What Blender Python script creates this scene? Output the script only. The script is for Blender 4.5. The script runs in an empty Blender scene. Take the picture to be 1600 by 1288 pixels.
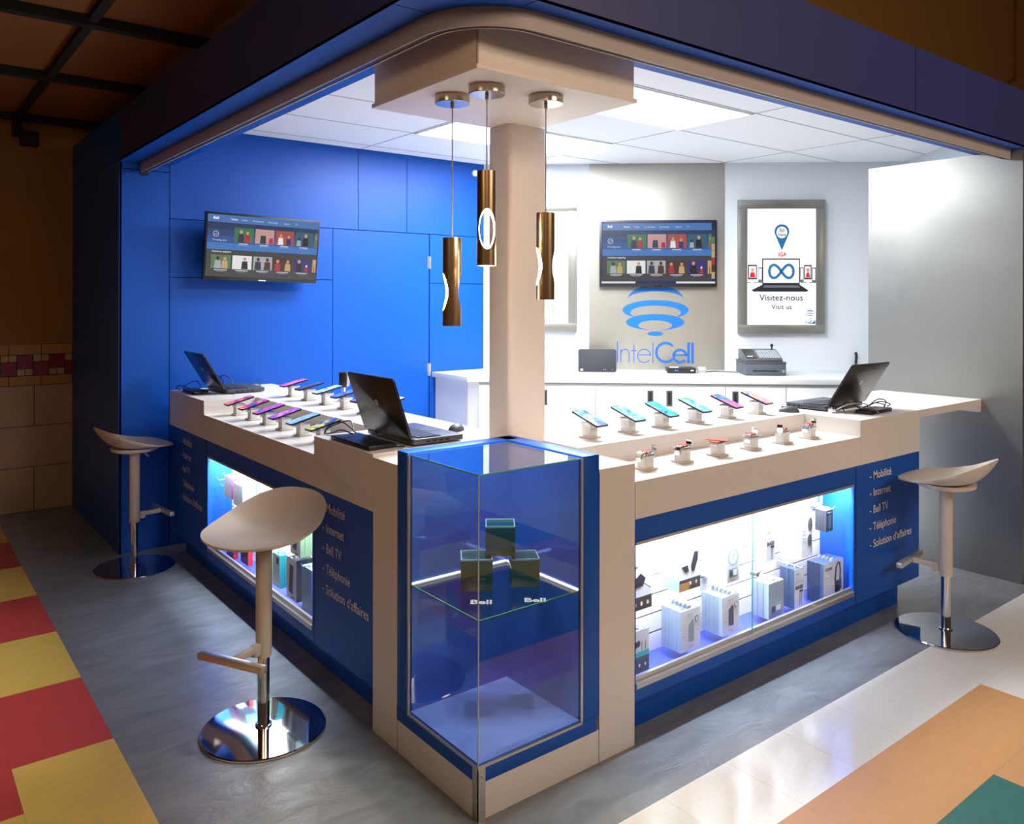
import bpy, bmesh, math, random
from mathutils import Vector, Matrix
random.seed(7)
SC = bpy.context.scene
COL = SC.collection

# ------------------------------------------------------------------ camera
F_PX, CY_PX, YAW, ROLL = 1259.12, 468.43, 0.90473, 0.00192
cam_d = bpy.data.cameras.new('camera'); cam = bpy.data.objects.new('camera', cam_d); COL.objects.link(cam)
cam_d.sensor_width = 36.0; cam_d.sensor_fit = 'HORIZONTAL'; cam_d.lens = F_PX / 1600 * 36
cam_d.shift_y = -(644 - CY_PX) / 1600; cam_d.clip_start = 0.05; cam_d.clip_end = 100
_fw = Vector((math.cos(YAW), math.sin(YAW), 0)); _rt = Vector((math.sin(YAW), -math.cos(YAW), 0)); _up = Vector((0, 0, 1))
_r = _rt * math.cos(ROLL) + _up * math.sin(ROLL); _u = _up * math.cos(ROLL) - _rt * math.sin(ROLL)
m = Matrix((_r, _u, -_fw)).transposed().to_4x4(); m.translation = Vector((-1.445, -2.0026, 1.6))
cam.matrix_world = m
SC.camera = cam

# ------------------------------------------------------------------ world, exposure
W = bpy.data.worlds.new('world'); SC.world = W; W.use_nodes = True
W.node_tree.nodes['Background'].inputs[0].default_value = (1.0, 0.62, 0.36, 1)
W.node_tree.nodes['Background'].inputs[1].default_value = 0.05
SC.view_settings.view_transform = 'Standard'; SC.view_settings.look = 'None'
SC.view_settings.gamma = 1; SC.view_settings.use_curve_mapping = False
SC.view_settings.exposure = 0.0

# ------------------------------------------------------------------ mall lights (off frame, hung high in the concourse)
def area(name, loc, target, sx, sy, watts, col):
    l = bpy.data.lights.new(name, 'AREA'); l.shape = 'RECTANGLE'; l.size = sx; l.size_y = sy; l.energy = watts; l.color = col
    o = bpy.data.objects.new(name, l); COL.objects.link(o); o.location = loc
    o.rotation_euler = (Vector(target) - Vector(loc)).to_track_quat('-Z', 'Y').to_euler()
    return o
area('concourse_light', (1.9, -4.6, 3.6), (1.6, 0.0, 0.7), 2.4, 1.2, 112, (1.0, 0.79, 0.62))
area('concourse_light', (-2.7, -0.6, 2.85), (-1.1, 0.6, 0.0), 0.9, 0.9, 15, (1.0, 0.76, 0.50))
area('concourse_light', (-2.4, -3.4, 3.4), (0.0, 0.0, 0.5), 1.6, 1.0, 19, (1.0, 0.66, 0.45))
area('kiosk_panel_light', (2.07, 1.24, 2.715), (2.07, 1.24, 0), 1.26, 0.56, 88, (0.92, 0.97, 1.0))
area('kiosk_panel_light', (2.07, 2.43, 2.715), (2.07, 2.43, 0), 1.26, 0.56, 88, (0.92, 0.97, 1.0))

# ------------------------------------------------------------------ materials
MATS = {}
def nt(name):
    m = bpy.data.materials.new(name); m.use_nodes = True
    return m, m.node_tree, m.node_tree.nodes['Principled BSDF']
def mat(name, col, rough=0.5, metal=0.0, emit=None, es=1.0, spec=0.5, var=0.0, scale=8.0, bump=0.0, stretch=None, alpha=None, coat=0.0):
    if name in MATS: return MATS[name]
    m, t, b = nt(name); N = t.nodes; L = t.links
    c = tuple(col) + (1,)
    b.inputs['Base Color'].default_value = c
    b.inputs['Roughness'].default_value = rough; b.inputs['Metallic'].default_value = metal
    b.inputs['Specular IOR Level'].default_value = spec
    if coat: b.inputs['Coat Weight'].default_value = coat; b.inputs['Coat Roughness'].default_value = 0.08
    if emit is not None:
        b.inputs['Emission Color'].default_value = tuple(emit) + (1,); b.inputs['Emission Strength'].default_value = es
    if var or bump:
        tc = N.new('ShaderNodeTexCoord'); mp = N.new('ShaderNodeMapping'); nz = N.new('ShaderNodeTexNoise')
        nz.inputs['Scale'].default_value = scale; nz.inputs['Detail'].default_value = 5
        if stretch: mp.inputs['Scale'].default_value = stretch
        L.new(tc.outputs['Object'], mp.inputs[0]); L.new(mp.outputs[0], nz.inputs['Vector'])
        if var:
            mx = N.new('ShaderNodeMix'); mx.data_type = 'RGBA'
            mx.inputs[6].default_value = tuple(max(0, x * (1 - var)) for x in col) + (1,)
            mx.inputs[7].default_value = tuple(min(1, x * (1 + var)) for x in col) + (1,)
            L.new(nz.outputs[0], mx.inputs[0]); L.new(mx.outputs[2], b.inputs['Base Color'])
        if bump:
            bp = N.new('ShaderNodeBump'); bp.inputs['Strength'].default_value = bump; bp.inputs['Distance'].default_value = 0.01
            L.new(nz.outputs[0], bp.inputs['Height']); L.new(bp.outputs[0], b.inputs['Normal'])
    MATS[name] = m
    return m
def srgb(r, g, b):
    return tuple(((x / 255) / 12.92 if x / 255 <= 0.04045 else ((x / 255 + 0.055) / 1.055) ** 2.4) for x in (r, g, b))

BLUE = mat('blue_laminate', (0.002, 0.078, 0.44), 0.42, var=0.06, scale=3, spec=0.32)
BLUE2 = mat('blue_acrylic_mirror', (0.030, 0.115, 0.55), 0.06, metal=0.30, spec=0.9)
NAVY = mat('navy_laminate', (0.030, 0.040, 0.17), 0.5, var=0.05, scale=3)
DBLUE = mat('dark_seam', (0.004, 0.01, 0.04), 0.8)
WHITE = mat('white_laminate', (0.76, 0.71, 0.67), 0.38, var=0.02, scale=30)
BEIGE = mat('cream_column_paint', (0.90, 0.82, 0.735), 0.45, bump=0.02, scale=60)
DRYWALL = mat('white_drywall', (0.68, 0.72, 0.75), 0.6)
WCAB = mat('white_cabinet', (0.74, 0.75, 0.75), 0.35)
SEAM = mat('cabinet_seam', (0.10, 0.10, 0.10), 0.7)
CEILT = mat('ceiling_tile', (0.84, 0.85, 0.86), 0.8, bump=0.03, scale=90)
CGRID = mat('ceiling_seam', (0.30, 0.31, 0.33), 0.7)
PANEL = mat('light_panel', (1, 1, 1), 0.5, emit=(0.93, 0.97, 1.0), es=4.0)
LED = mat('led_strip', (1, 1, 1), 0.5, emit=(0.62, 0.80, 1.0), es=26)
LEDW = mat('led_strip_warm', (1, 1, 1), 0.5, emit=(1.0, 0.88, 0.68), es=1.1)
LAMPI = mat('lamp_inner', (1, 1, 1), 0.5, emit=(1.0, 0.84, 0.66), es=26)
ALU = mat('aluminium', (0.58, 0.54, 0.50), 0.32, metal=0.85)
CHROME = mat('chrome', (0.78, 0.78, 0.80), 0.06, metal=1.0)
BRASS = mat('brushed_bronze', (0.56, 0.38, 0.22), 0.28, metal=1.0)
BRASSC = mat('bronze_cap', (0.52, 0.45, 0.36), 0.22, metal=1.0)
CABLE = mat('lamp_cord', (0.42, 0.36, 0.33), 0.5)
BLACK = mat('black_plastic', (0.012, 0.012, 0.014), 0.35)
BLACKM = mat('black_matte', (0.006, 0.006, 0.006), 0.8)
DGREY = mat('dark_grey_plastic', (0.06, 0.065, 0.075), 0.45)
LIDM = mat('laptop_lid', (0.035, 0.030, 0.028), 0.26, metal=0.35)
KEYM = mat('keys', (0.045, 0.05, 0.06), 0.4)
PALM = mat('laptop_palmrest', (0.06, 0.065, 0.075), 0.35)
STOOLM = mat('stool_plastic', (0.60, 0.53, 0.46), 0.42)
RAILM = mat('rail_grey', (0.46, 0.40, 0.35), 0.5)
LETTER = mat('pale_lettering', (0.80, 0.76, 0.78), 0.5)
LOGO = mat('logo_blue', (0.0, 0.125, 0.45), 0.5)
STAND = mat('stand_white', (0.80, 0.80, 0.79), 0.35)
STANDB = mat('stand_base', (0.62, 0.56, 0.50), 0.4)
RED = mat('watch_red', (0.62, 0.06, 0.04), 0.35)
SCRBLK = mat('screen_dark', (0.01, 0.01, 0.012), 0.15)
PINK = mat('pack_magenta', (0.25, 0.02, 0.12), 0.5)
BROWNC = mat('brown_ceiling', (0.24, 0.088, 0.015), 0.8, var=0.05, scale=2)
BROWNW = mat('brown_wall', (0.34, 0.165, 0.035), 0.75, var=0.05, scale=2)
WHITEP = mat('white_paper', (0.86, 0.86, 0.86), 0.6)

def glass(name, col, rough=0.0, refl=0.05, tint=0.9):
    # thin pane: mostly see-through, mirror part by fresnel
    m = bpy.data.materials.new(name); m.use_nodes = True; t = m.node_tree; N = t.nodes; L = t.links
    for n in list(N): N.remove(n)
    out = N.new('ShaderNodeOutputMaterial'); mx = N.new('ShaderNodeMixShader'); tr = N.new('ShaderNodeBsdfTransparent'); gl = N.new('ShaderNodeBsdfGlossy')
    fr = N.new('ShaderNodeFresnel'); fr.inputs[0].default_value = 1.5
    tr.inputs[0].default_value = tuple(col) + (1,); gl.inputs[1].default_value = rough
    mul = N.new('ShaderNodeMath'); mul.operation = 'MULTIPLY'; mul.inputs[1].default_value = refl
    ge = N.new('ShaderNodeNewGeometry'); mr = N.new('ShaderNodeMapRange'); mr.inputs[3].default_value = 1.5; mr.inputs[4].default_value = 1 / 1.5
    L.new(ge.outputs['Backfacing'], mr.inputs[0]); L.new(mr.outputs[0], fr.inputs[0])
    L.new(fr.outputs[0], mul.inputs[0]); L.new(mul.outputs[0], mx.inputs[0])
    L.new(tr.outputs[0], mx.inputs[1]); L.new(gl.outputs[0], mx.inputs[2]); L.new(mx.outputs[0], out.inputs[0])
    return m
GLASS = glass('clear_glass', (0.93, 0.97, 0.97), refl=1.0)
GLASS2 = glass('cabinet_glass', (0.985, 0.99, 1.0), refl=0.5)
EDGE = mat('glass_edge', (0.10, 0.35, 0.32), 0.15, emit=(0.10, 0.3, 0.28), es=0.05)
EDGEL = mat('glass_edge_light', (0.45, 0.50, 0.46), 0.2)

def steel(name, col):
    m, t, b = nt(name); N = t.nodes; L = t.links
    b.inputs['Metallic'].default_value = 0.9; b.inputs['Base Color'].default_value = col + (1,)
    b.inputs['Roughness'].default_value = 0.36
    tc = N.new('ShaderNodeTexCoord'); mp = N.new('ShaderNodeMapping'); mp.inputs['Scale'].default_value = (60, 60, 2)
    nz = N.new('ShaderNodeTexNoise'); nz.inputs['Scale'].default_value = 6; nz.inputs['Detail'].default_value = 6
    n2 = N.new('ShaderNodeTexNoise'); n2.inputs['Scale'].default_value = 1.6; n2.inputs['Detail'].default_value = 1
    L.new(tc.outputs['Object'], mp.inputs[0]); L.new(mp.outputs[0], nz.inputs['Vector']); L.new(tc.outputs['Object'], n2.inputs['Vector'])
    r = N.new('ShaderNodeMapRange'); r.inputs[3].default_value = 0.30; r.inputs[4].default_value = 0.48
    L.new(nz.outputs[0], r.inputs[0]); L.new(r.outputs[0], b.inputs['Roughness'])
    bp = N.new('ShaderNodeBump'); bp.inputs['Strength'].default_value = 0.12; bp.inputs['Distance'].default_value = 0.12
    L.new(n2.outputs[0], bp.inputs['Height']); L.new(bp.outputs[0], b.inputs['Normal'])
    return m
STEEL = steel('brushed_steel_sheet', (0.31, 0.31, 0.29))
STEELP = steel('brushed_steel_panel', (0.46, 0.44, 0.385))

def epoxy():
    m, t, b = nt('grey_epoxy_floor'); N = t.nodes; L = t.links
    tc = N.new('ShaderNodeTexCoord'); mp = N.new('ShaderNodeMapping'); mp.inputs['Scale'].default_value = (0.8, 2.2, 1); mp.inputs['Rotation'].default_value = (0, 0, 0.75)
    nz = N.new('ShaderNodeTexNoise'); nz.inputs['Scale'].default_value = 4.5; nz.inputs['Detail'].default_value = 9; nz.inputs['Roughness'].default_value = .62; nz.inputs['Distortion'].default_value = .9
    L.new(tc.outputs['Object'], mp.inputs[0]); L.new(mp.outputs[0], nz.inputs['Vector'])
    cr = N.new('ShaderNodeValToRGB'); cr.color_ramp.elements[0].position = 0.32; cr.color_ramp.elements[1].position = 0.72
    cr.color_ramp.elements[0].color = (0.185, 0.20, 0.215, 1); cr.color_ramp.elements[1].color = (0.265, 0.285, 0.305, 1)
    L.new(nz.outputs[0], cr.inputs[0]); L.new(cr.outputs[0], b.inputs['Base Color'])
    r = N.new('ShaderNodeMapRange'); r.inputs[3].default_value = 0.16; r.inputs[4].default_value = 0.30
    L.new(nz.outputs[0], r.inputs[0]); L.new(r.outputs[0], b.inputs['Roughness'])
    bp = N.new('ShaderNodeBump'); bp.inputs['Strength'].default_value = 0.7; bp.inputs['Distance'].default_value = 0.008
    L.new(nz.outputs[0], bp.inputs['Height']); L.new(bp.outputs[0], b.inputs['Normal'])
    return m
EPOXY = epoxy()
def tilem(name, col, v=0.12):
    return mat(name, col, 0.42, var=v, scale=14, stretch=(1, 2.2, 1))
TRED = tilem('red_floor_tile', (0.45, 0.05, 0.045)); TYEL = tilem('yellow_floor_tile', (0.68, 0.46, 0.10))
TWHI = mat('white_floor_tile', (0.80, 0.80, 0.74), 0.12, var=0.08, scale=60); TORA = tilem('orange_floor_tile', (0.56, 0.29, 0.115), 0.08)
TTEA = tilem('teal_floor_tile', (0.032, 0.15, 0.125), 0.22)
WTL = mat('tan_wall_tile', (0.47, 0.32, 0.20), 0.35, var=0.06); WTO = mat('amber_wall_tile', (0.45, 0.24, 0.06), 0.3, var=0.08)
WTR = mat('crimson_wall_tile', (0.24, 0.015, 0.03), 0.25, var=0.1); WTY = mat('straw_wall_tile', (0.50, 0.33, 0.12), 0.3)

def scr(name, rgb, k=1.0):
    return mat('screen_' + name, (0.01, 0.01, 0.01), 0.25, emit=srgb(*rgb), es=k)

def wallpaper(name, stops, scale=18, seed=0.0):
    m, t, b = nt(name); N = t.nodes; L = t.links
    tc = N.new('ShaderNodeTexCoord'); mp = N.new('ShaderNodeMapping'); mp.inputs['Location'].default_value = (seed, seed * 2, 0)
    nz = N.new('ShaderNodeTexNoise'); nz.inputs['Scale'].default_value = scale; nz.inputs['Detail'].default_value = 2; nz.inputs['Distortion'].default_value = 1.2
    cr = N.new('ShaderNodeValToRGB'); e = cr.color_ramp.elements
    for i, c in enumerate(stops):
        p = 0.34 + 0.32 * i / (len(stops) - 1)
        el = e[i] if i < 2 else e.new(p)
        el.position = p; el.color = srgb(*c) + (1,)
    L.new(tc.outputs['Object'], mp.inputs[0]); L.new(mp.outputs[0], nz.inputs['Vector']); L.new(nz.outputs[0], cr.inputs[0])
    L.new(cr.outputs[0], b.inputs['Emission Color']); b.inputs['Emission Strength'].default_value = 0.75
    L.new(cr.outputs[0], b.inputs['Base Color']); b.inputs['Roughness'].default_value = 0.2
    return m

# ------------------------------------------------------------------ mesh builder
class MB:
    def __init__(s): s.v = []; s.f = []; s.mi = []; s.g = []
    def add(s, verts, faces, mi=0, M=None):
        o = len(s.v); s.g.append((o, len(s.f)))
        s.v += [(M @ Vector(v)) if M is not None else Vector(v) for v in verts]
        for f in faces: s.f.append(tuple(i + o for i in f)); s.mi.append(mi)
        return s
    def box(s, x0, x1, y0, y1, z0, z1, mi=0, M=None):
        x0, x1 = sorted((x0, x1)); y0, y1 = sorted((y0, y1)); z0, z1 = sorted((z0, z1))
        v = [(x, y, z) for z in (z0, z1) for y in (y0, y1) for x in (x0, x1)]
        return s.add(v, [(0, 2, 3, 1), (4, 5, 7, 6), (0, 1, 5, 4), (2, 6, 7, 3), (0, 4, 6, 2), (1, 3, 7, 5)], mi, M)
    def prism(s, poly, z0, z1, mi=0, M=None):
        n = len(poly)
        v = [(p[0], p[1], z0) for p in poly] + [(p[0], p[1], z1) for p in poly]
        f = [tuple(range(n - 1, -1, -1)), tuple(range(n, 2 * n))] + [(i, (i + 1) % n, n + (i + 1) % n, n + i) for i in range(n)]
        return s.add(v, f, mi, M)
    def cyl(s, p0, p1, r0, r1=None, n=24, mi=0, M=None, caps=True):
        if r1 is None: r1 = r0
        p0 = Vector(p0); p1 = Vector(p1); d = (p1 - p0).normalized()
        a = d.orthogonal().normalized(); b = d.cross(a)
        v = []
        for p, r in ((p0, r0), (p1, r1)):
            for i in range(n):
                t = 2 * math.pi * i / n; v.append(p + a * (r * math.cos(t)) + b * (r * math.sin(t)))
        f = [(i, (i + 1) % n, n + (i + 1) % n, n + i) for i in range(n)]
        if caps: f += [tuple(range(n - 1, -1, -1)), tuple(range(n, 2 * n))]
        return s.add(v, f, mi, M)
    def lathe(s, prof, c=(0, 0), n=32, mi=0, M=None):
        v = []; f = []
        k = len(prof)
        for i in range(n):
            t = 2 * math.pi * i / n
            for (r, z) in prof: v.append((c[0] + r * math.cos(t), c[1] + r * math.sin(t), z))
        for i in range(n):
            j = (i + 1) % n
            for q in range(k - 1): f.append((i * k + q, j * k + q, j * k + q + 1, i * k + q + 1))
        f.append(tuple(i * k for i in range(n - 1, -1, -1))); f.append(tuple(i * k + k - 1 for i in range(n)))
        return s.add(v, f, mi, M)
    def ball(s, c, r, sc=(1, 1, 1), n=16, mi=0, M=None):
        v = []; f = []
        for i in range(1, n // 2):
            ph = math.pi * i / (n // 2)
            for j in range(n):
                t = 2 * math.pi * j / n
                v.append((c[0] + r * sc[0] * math.sin(ph) * math.cos(t), c[1] + r * sc[1] * math.sin(ph) * math.sin(t), c[2] + r * sc[2] * math.cos(ph)))
        R = n // 2 - 1
        for i in range(R - 1):
            for j in range(n): f.append((i * n + j, i * n + (j + 1) % n, (i + 1) * n + (j + 1) % n, (i + 1) * n + j))
        v.append((c[0], c[1], c[2] + r * sc[2])); v.append((c[0], c[1], c[2] - r * sc[2]))
        for j in range(n): f.append((R * n, (j + 1) % n, j)); f.append((R * n + 1, (R - 1) * n + j, (R - 1) * n + (j + 1) % n))
        return s.add(v, f, mi, M)
    def tube(s, pts, r, n=8, mi=0, M=None, smooth=6):
        P = [Vector(p) for p in pts]
        if len(P) > 2 and smooth:
            Q = []
            for i in range(len(P) - 1):
                p0 = P[max(i - 1, 0)]; p1 = P[i]; p2 = P[i + 1]; p3 = P[min(i + 2, len(P) - 1)]
                for k in range(smooth):
                    t = k / smooth
                    Q.append(0.5 * ((2 * p1) + (-p0 + p2) * t + (2 * p0 - 5 * p1 + 4 * p2 - p3) * t * t + (-p0 + 3 * p1 - 3 * p2 + p3) * t ** 3))
            Q.append(P[-1]); P = Q
        v = []; f = []
        a = None
        for i, p in enumerate(P):
            d = (P[min(i + 1, len(P) - 1)] - P[max(i - 1, 0)]).normalized()
            a = d.orthogonal().normalized() if a is None else (a - d * a.dot(d)).normalized()
            b = d.cross(a)
            for k in range(n):
                t = 2 * math.pi * k / n; v.append(p + a * (r * math.cos(t)) + b * (r * math.sin(t)))
        for i in range(len(P) - 1):
            for k in range(n): f.append((i * n + k, i * n + (k + 1) % n, (i + 1) * n + (k + 1) % n, (i + 1) * n + k))
        f.append(tuple(range(n - 1, -1, -1))); f.append(tuple((len(P) - 1) * n + k for k in range(n)))
        return s.add(v, f, mi, M)
    # flat pictures in a local plane: x right, y up, z out of the surface
    def rect(s, x0, y0, x1, y1, mi=0, M=None, z=0.0, t=0.0006): return s.box(x0, x1, y0, y1, z, z + t, mi, M)
    def ellipse(s, cx, cy, rx, ry, mi=0, M=None, z=0.0, n=40, t=0.0006):
        return s.prism([(cx + rx * math.cos(2 * math.pi * i / n), cy + ry * math.sin(2 * math.pi * i / n)) for i in range(n)], z, z + t, mi, M)
    def ring(s, outer, inner, mi=0, M=None, z=0.0, closed=True):
        n = len(outer); v = [(p[0], p[1], z) for p in outer] + [(p[0], p[1], z) for p in inner]
        f = [(i, (i + 1) % n, n + (i + 1) % n, n + i) for i in range(n if closed else n - 1)]
        return s.add(v, f, mi, M)
    def stroke(s, pts, w, mi=0, M=None, z=0.0, closed=False):
        n = len(pts); L = []; R = []
        for i, p in enumerate(pts):
            a = pts[(i - 1) % n] if closed else pts[max(i - 1, 0)]; b = pts[(i + 1) % n] if closed else pts[min(i + 1, n - 1)]
            dx, dy = b[0] - a[0], b[1] - a[1]; l = math.hypot(dx, dy) or 1
            L.append((p[0] - dy / l * w / 2, p[1] + dx / l * w / 2)); R.append((p[0] + dy / l * w / 2, p[1] - dx / l * w / 2))
        return s.ring(L, R, mi, M, z, closed)
    def text(s, body, size, mi=0, M=None, bold=0.0, shear=0.0, width=None, align='LEFT', z=0.0, cx=0.0, cy=0.0):
        cu = bpy.data.curves.new('txt', 'FONT'); cu.body = body; cu.size = size; cu.offset = bold; cu.shear = shear; cu.resolution_u = 3
        cu.align_x = align; cu.extrude = 0.0
        o = bpy.data.objects.new('txt', cu); COL.objects.link(o)
        bpy.context.view_layer.update()
        me = bpy.data.meshes.new_from_object(o.evaluated_get(bpy.context.evaluated_depsgraph_get()))
        xs = [v.co.x for v in me.vertices]
        k = 1.0
        if width and xs: k = width / (max(xs) - min(xs))
        vs = [(v.co.x * k + cx, v.co.y + cy, z) for v in me.vertices]
        s.add(vs, [tuple(p.vertices) for p in me.polygons], mi, M)
        bpy.data.objects.remove(o); bpy.data.curves.remove(cu); bpy.data.meshes.remove(me)
        return s
    def build_each(s, name, mats, parent=None, **k):
        for a, b in zip(s.g, s.g[1:] + [(len(s.v), len(s.f))]):
            p = MB(); p.v = s.v[a[0]:b[0]]; p.f = [tuple(i - a[0] for i in f) for f in s.f[a[1]:b[1]]]; p.mi = s.mi[a[1]:b[1]]
            p.build(name, mats, parent, **k)
    def build(s, name, mats, parent=None, world=False, bevel=0.0, smooth=False, seg=2, fix=True, angle=35):
        me = bpy.data.meshes.new(name)
        off = parent.location if (parent is not None and world) else Vector((0, 0, 0))
        me.from_pydata([v - off for v in s.v], [], s.f)
        ms = mats if isinstance(mats, (list, tuple)) else [mats]
        for m_ in ms: me.materials.append(m_)
        me.polygons.foreach_set('material_index', s.mi)
        bm = bmesh.new(); bm.from_mesh(me)
        if fix: bmesh.ops.recalc_face_normals(bm, faces=bm.faces)
        if bevel:
            es = [e for e in bm.edges if len(e.link_faces) == 2 and e.calc_face_angle(0) > 0.5]
            bmesh.ops.bevel(bm, geom=es, offset=bevel, segments=seg, affect='EDGES', profile=0.5, clamp_overlap=True)
        bm.to_mesh(me); bm.free()
        if smooth or bevel:
            me.polygons.foreach_set('use_smooth', [True] * len(me.polygons)); me.set_sharp_from_angle(angle=math.radians(angle))
        me.update()
        o = bpy.data.objects.new(name, me); COL.objects.link(o)
        if parent is not None: o.parent = parent
        return o

def tag(o, label=None, cat=None, group=None, kind=None):
    if label: o['label'] = label
    if cat: o['category'] = cat
    if group: o['group'] = group
    if kind: o['kind'] = kind
    return o
def thing(name, label, cat, loc=(0, 0, 0), rotz=0.0, group=None):
    o = bpy.data.objects.new(name, None); COL.objects.link(o); o.location = loc; o.rotation_euler = (0, 0, rotz); o.empty_display_size = 0.05
    return tag(o, label, cat, group)
def struct(name, mb, mats, **k): return tag(mb.build(name, mats, **k), kind='structure')
def copy_tree(o, parent=None):
    c = o.copy(); COL.objects.link(c); c.parent = parent
    for ch in list(o.children): copy_tree(ch, c)
    return c
def frame(o, x, y):     # matrix: local x,y axes in world, origin o
    x = Vector(x).normalized(); y = Vector(y).normalized(); z = x.cross(y)
    M = Matrix((x, y, z)).transposed().to_4x4(); M.translation = Vector(o); return M

# ================================================================== SETTING
ZS, ZF, ZC = 2.462, 2.779, 2.734          # soffit, fascia top, kiosk ceiling
FX, FY, XS, YW = -0.265, -0.218, 3.62, 3.473
P1 = Vector((2.554, 3.472, 0)); DW = Vector((0.74954, -0.66196, 0)); NW = Vector((0.66196, 0.74954, 0))   # white wall line
def WP(u, off, z): q = P1 + DW * u - NW * off; return Vector((q.x, q.y, z))
WM = lambda u, z, off: frame(WP(u, off, z), DW, (0, 0, 1))

# floor: grey epoxy slab plus linoleum tiles round it
mb = MB(); mb.box(-0.77, 9, -0.27, 9, -0.05, 0, 0)
mb.box(.66, 5.3, .60, YW, 0, .004, 1)  # unseen pale floor piece, added to bounce light inside the kiosk
struct('floor', mb, [EPOXY, mat('inner_floor_bounce', (.62, .62, .60), .4)])
mb = MB()
TM = [TRED, TYEL, TWHI, TORA, TTEA, mat('tile_joint', (0.16, 0.13, 0.10), 0.8)]
def tile(x0, x1, y0, y1, mi): mb.add([(x0, y0, 0), (x1, y0, 0), (x1, y1, 0), (x0, y1, 0)], [(0, 1, 2, 3)], mi)
g = 0.0003
xb = [-0.77, -1.088] + [-1.088 - 0.3 * i for i in range(1, 12)]
for i in range(len(xb) - 1):
    for j in range(-20, 17):
        y = 0.3 * j
        if y >= 1.15: c = int(round((y - 1.2) / 0.3)) // 2 % 2
        elif i == 0: c = 1 if y > -0.1 else 0
        else: c = 0 if (y > 0.85 or y < 0.25) else 1
        if y < -0.35: c = (0, 1, 4, 3)[(i // 2 * 3 + (j // 2)) % 4]
        tile(xb[i + 1] + g, xb[i] - g, y + g, min(y + 0.3, 5.02) - g, c)
for i in range(-9, 28):
    for j in range(0, 20):
        x0 = 1.517 + 0.3267 * (i - 7); x0 = max(x0, -0.77); x1 = 1.517 + 0.3267 * (i - 6); x1 = max(x1, -0.77)
        if x1 - x0 < 0.01: continue
        y1 = -0.27 - 0.3 * j; y0 = y1 - 0.3
        if j == 0 or x0 > 2.1: c = 2
        elif j >= 2 and x0 < 1.5 and j < 5: c = 4
        elif j < 4: c = 3
        else: c = (0, 3, 1, 2, 0, 4)[((i + 40) // 3 * 2 + j // 2) % 6]
        tile(x0 + g, x1 - g, y0 + g, y1 - g, c)
mb.box(-6, -0.77, -6.5, 5.02, -0.05, -0.0008, 5); mb.box(-0.77, 9, -6.5, -0.27, -0.05, -0.0008, 5)
struct('floor', mb, TM, fix=False)

# tiled mall wall (left background)
mb = MB(); T = 0.008
def wt(x0, x1, z0, z1, mi, gp=0.0025): mb.box(x0 + gp, x1 - gp, 5.02 - T, 5.02, z0 + gp, z1 - gp, mi)
for r, (z0, z1, o) in enumerate(((0, .333, -.52), (.333, .64, -.25), (.64, .947, -.52))):
    for k in range(-12, 2): wt(o + .56 * k, o + .56 * (k + 1), z0, z1, 0)
for k in range(-16, 5):
    wt(-.685 + .21 * k, -.475 + .21 * k, .947, 1.02, 1); wt(-.685 + .21 * k, -.475 + .21 * k, 1.178, 1.257, 1)
for k in range(-30, 6):
    x = -.633 + .105 * k
    a, b_ = (1.02, 1.125) if k % 2 else (1.073, 1.178)
    wt(x, x + .105, a, b_, 2); s0, s1 = (1.125, 1.178) if k % 2 else (1.02, 1.073)
    wt(x, x + .0525, s0, s1, 3); wt(x + .0525, x + .105, s0, s1, 3)
mb.box(-6, 3, 5.018, 5.12, 0, 1.257, 4)
mb.box(-6, 3, 5.016, 5.12, 1.257, 5.0, 5)
struct('wall_back_left', mb, [WTL, WTO, WTR, WTY, DBLUE, BROWNW])
# brown mall ceiling with its black grid (left)
mb = MB(); mb.box(-6, 0.35, -1.2, 5.02, 2.955, 3.0)
struct('ceiling', mb, BROWNC)
grid = tag(bpy.data.objects.new('ceiling_grid', None), kind='structure')
mb = MB()
for y, w in ((1.10, .03), (2.29, .03), (3.50, .03), (4.86, .035)): mb.box(-6, 0.30, y - w, y + w, 2.905, 2.955)
for x in (-4.2, -3.0, -1.85, -0.645): mb.box(x - .022, x + .022, -1.2, 4.9, 2.92, 2.955)
struct('trim_1', mb, BLACKM)
# black spot fixture under the grid
t = thing('spot_light_fixture', 'black boxy spotlight hanging from the dark ceiling grid above the tiled wall', 'spotlight', (-0.66, 4.80, 2.905))
MB().box(-.03, .03, -.03, .03, -.13, 0).build('stem', BLACKM, t, bevel=.003)
MB().box(.02, .135, -.05, .05, -.19, -.085).build('housing', BLACKM, t, bevel=.004)
# brown bulkhead wall above the kiosk roof on the right, conduit on it
mb = MB(); mb.box(0.9, 12, 2.0, 2.1, 2.79, 7); mb.box(4.45, 12, 2.0, 2.1, 0, 2.79)
struct('wall_bulkhead', mb, BROWNW)
tag(MB().tube([(9.6, 1.985, 7), (9.6, 1.985, 4.5), (9.60, 1.985, 4.42), (9.55, 1.985, 4.33), (9.40, 1.985, 4.26)], 0.016, smooth=4).build('conduit_pipe', BROWNC, smooth=True),
    'thin conduit pipe bending on the brown wall above the right end of the kiosk', 'pipe')

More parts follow.
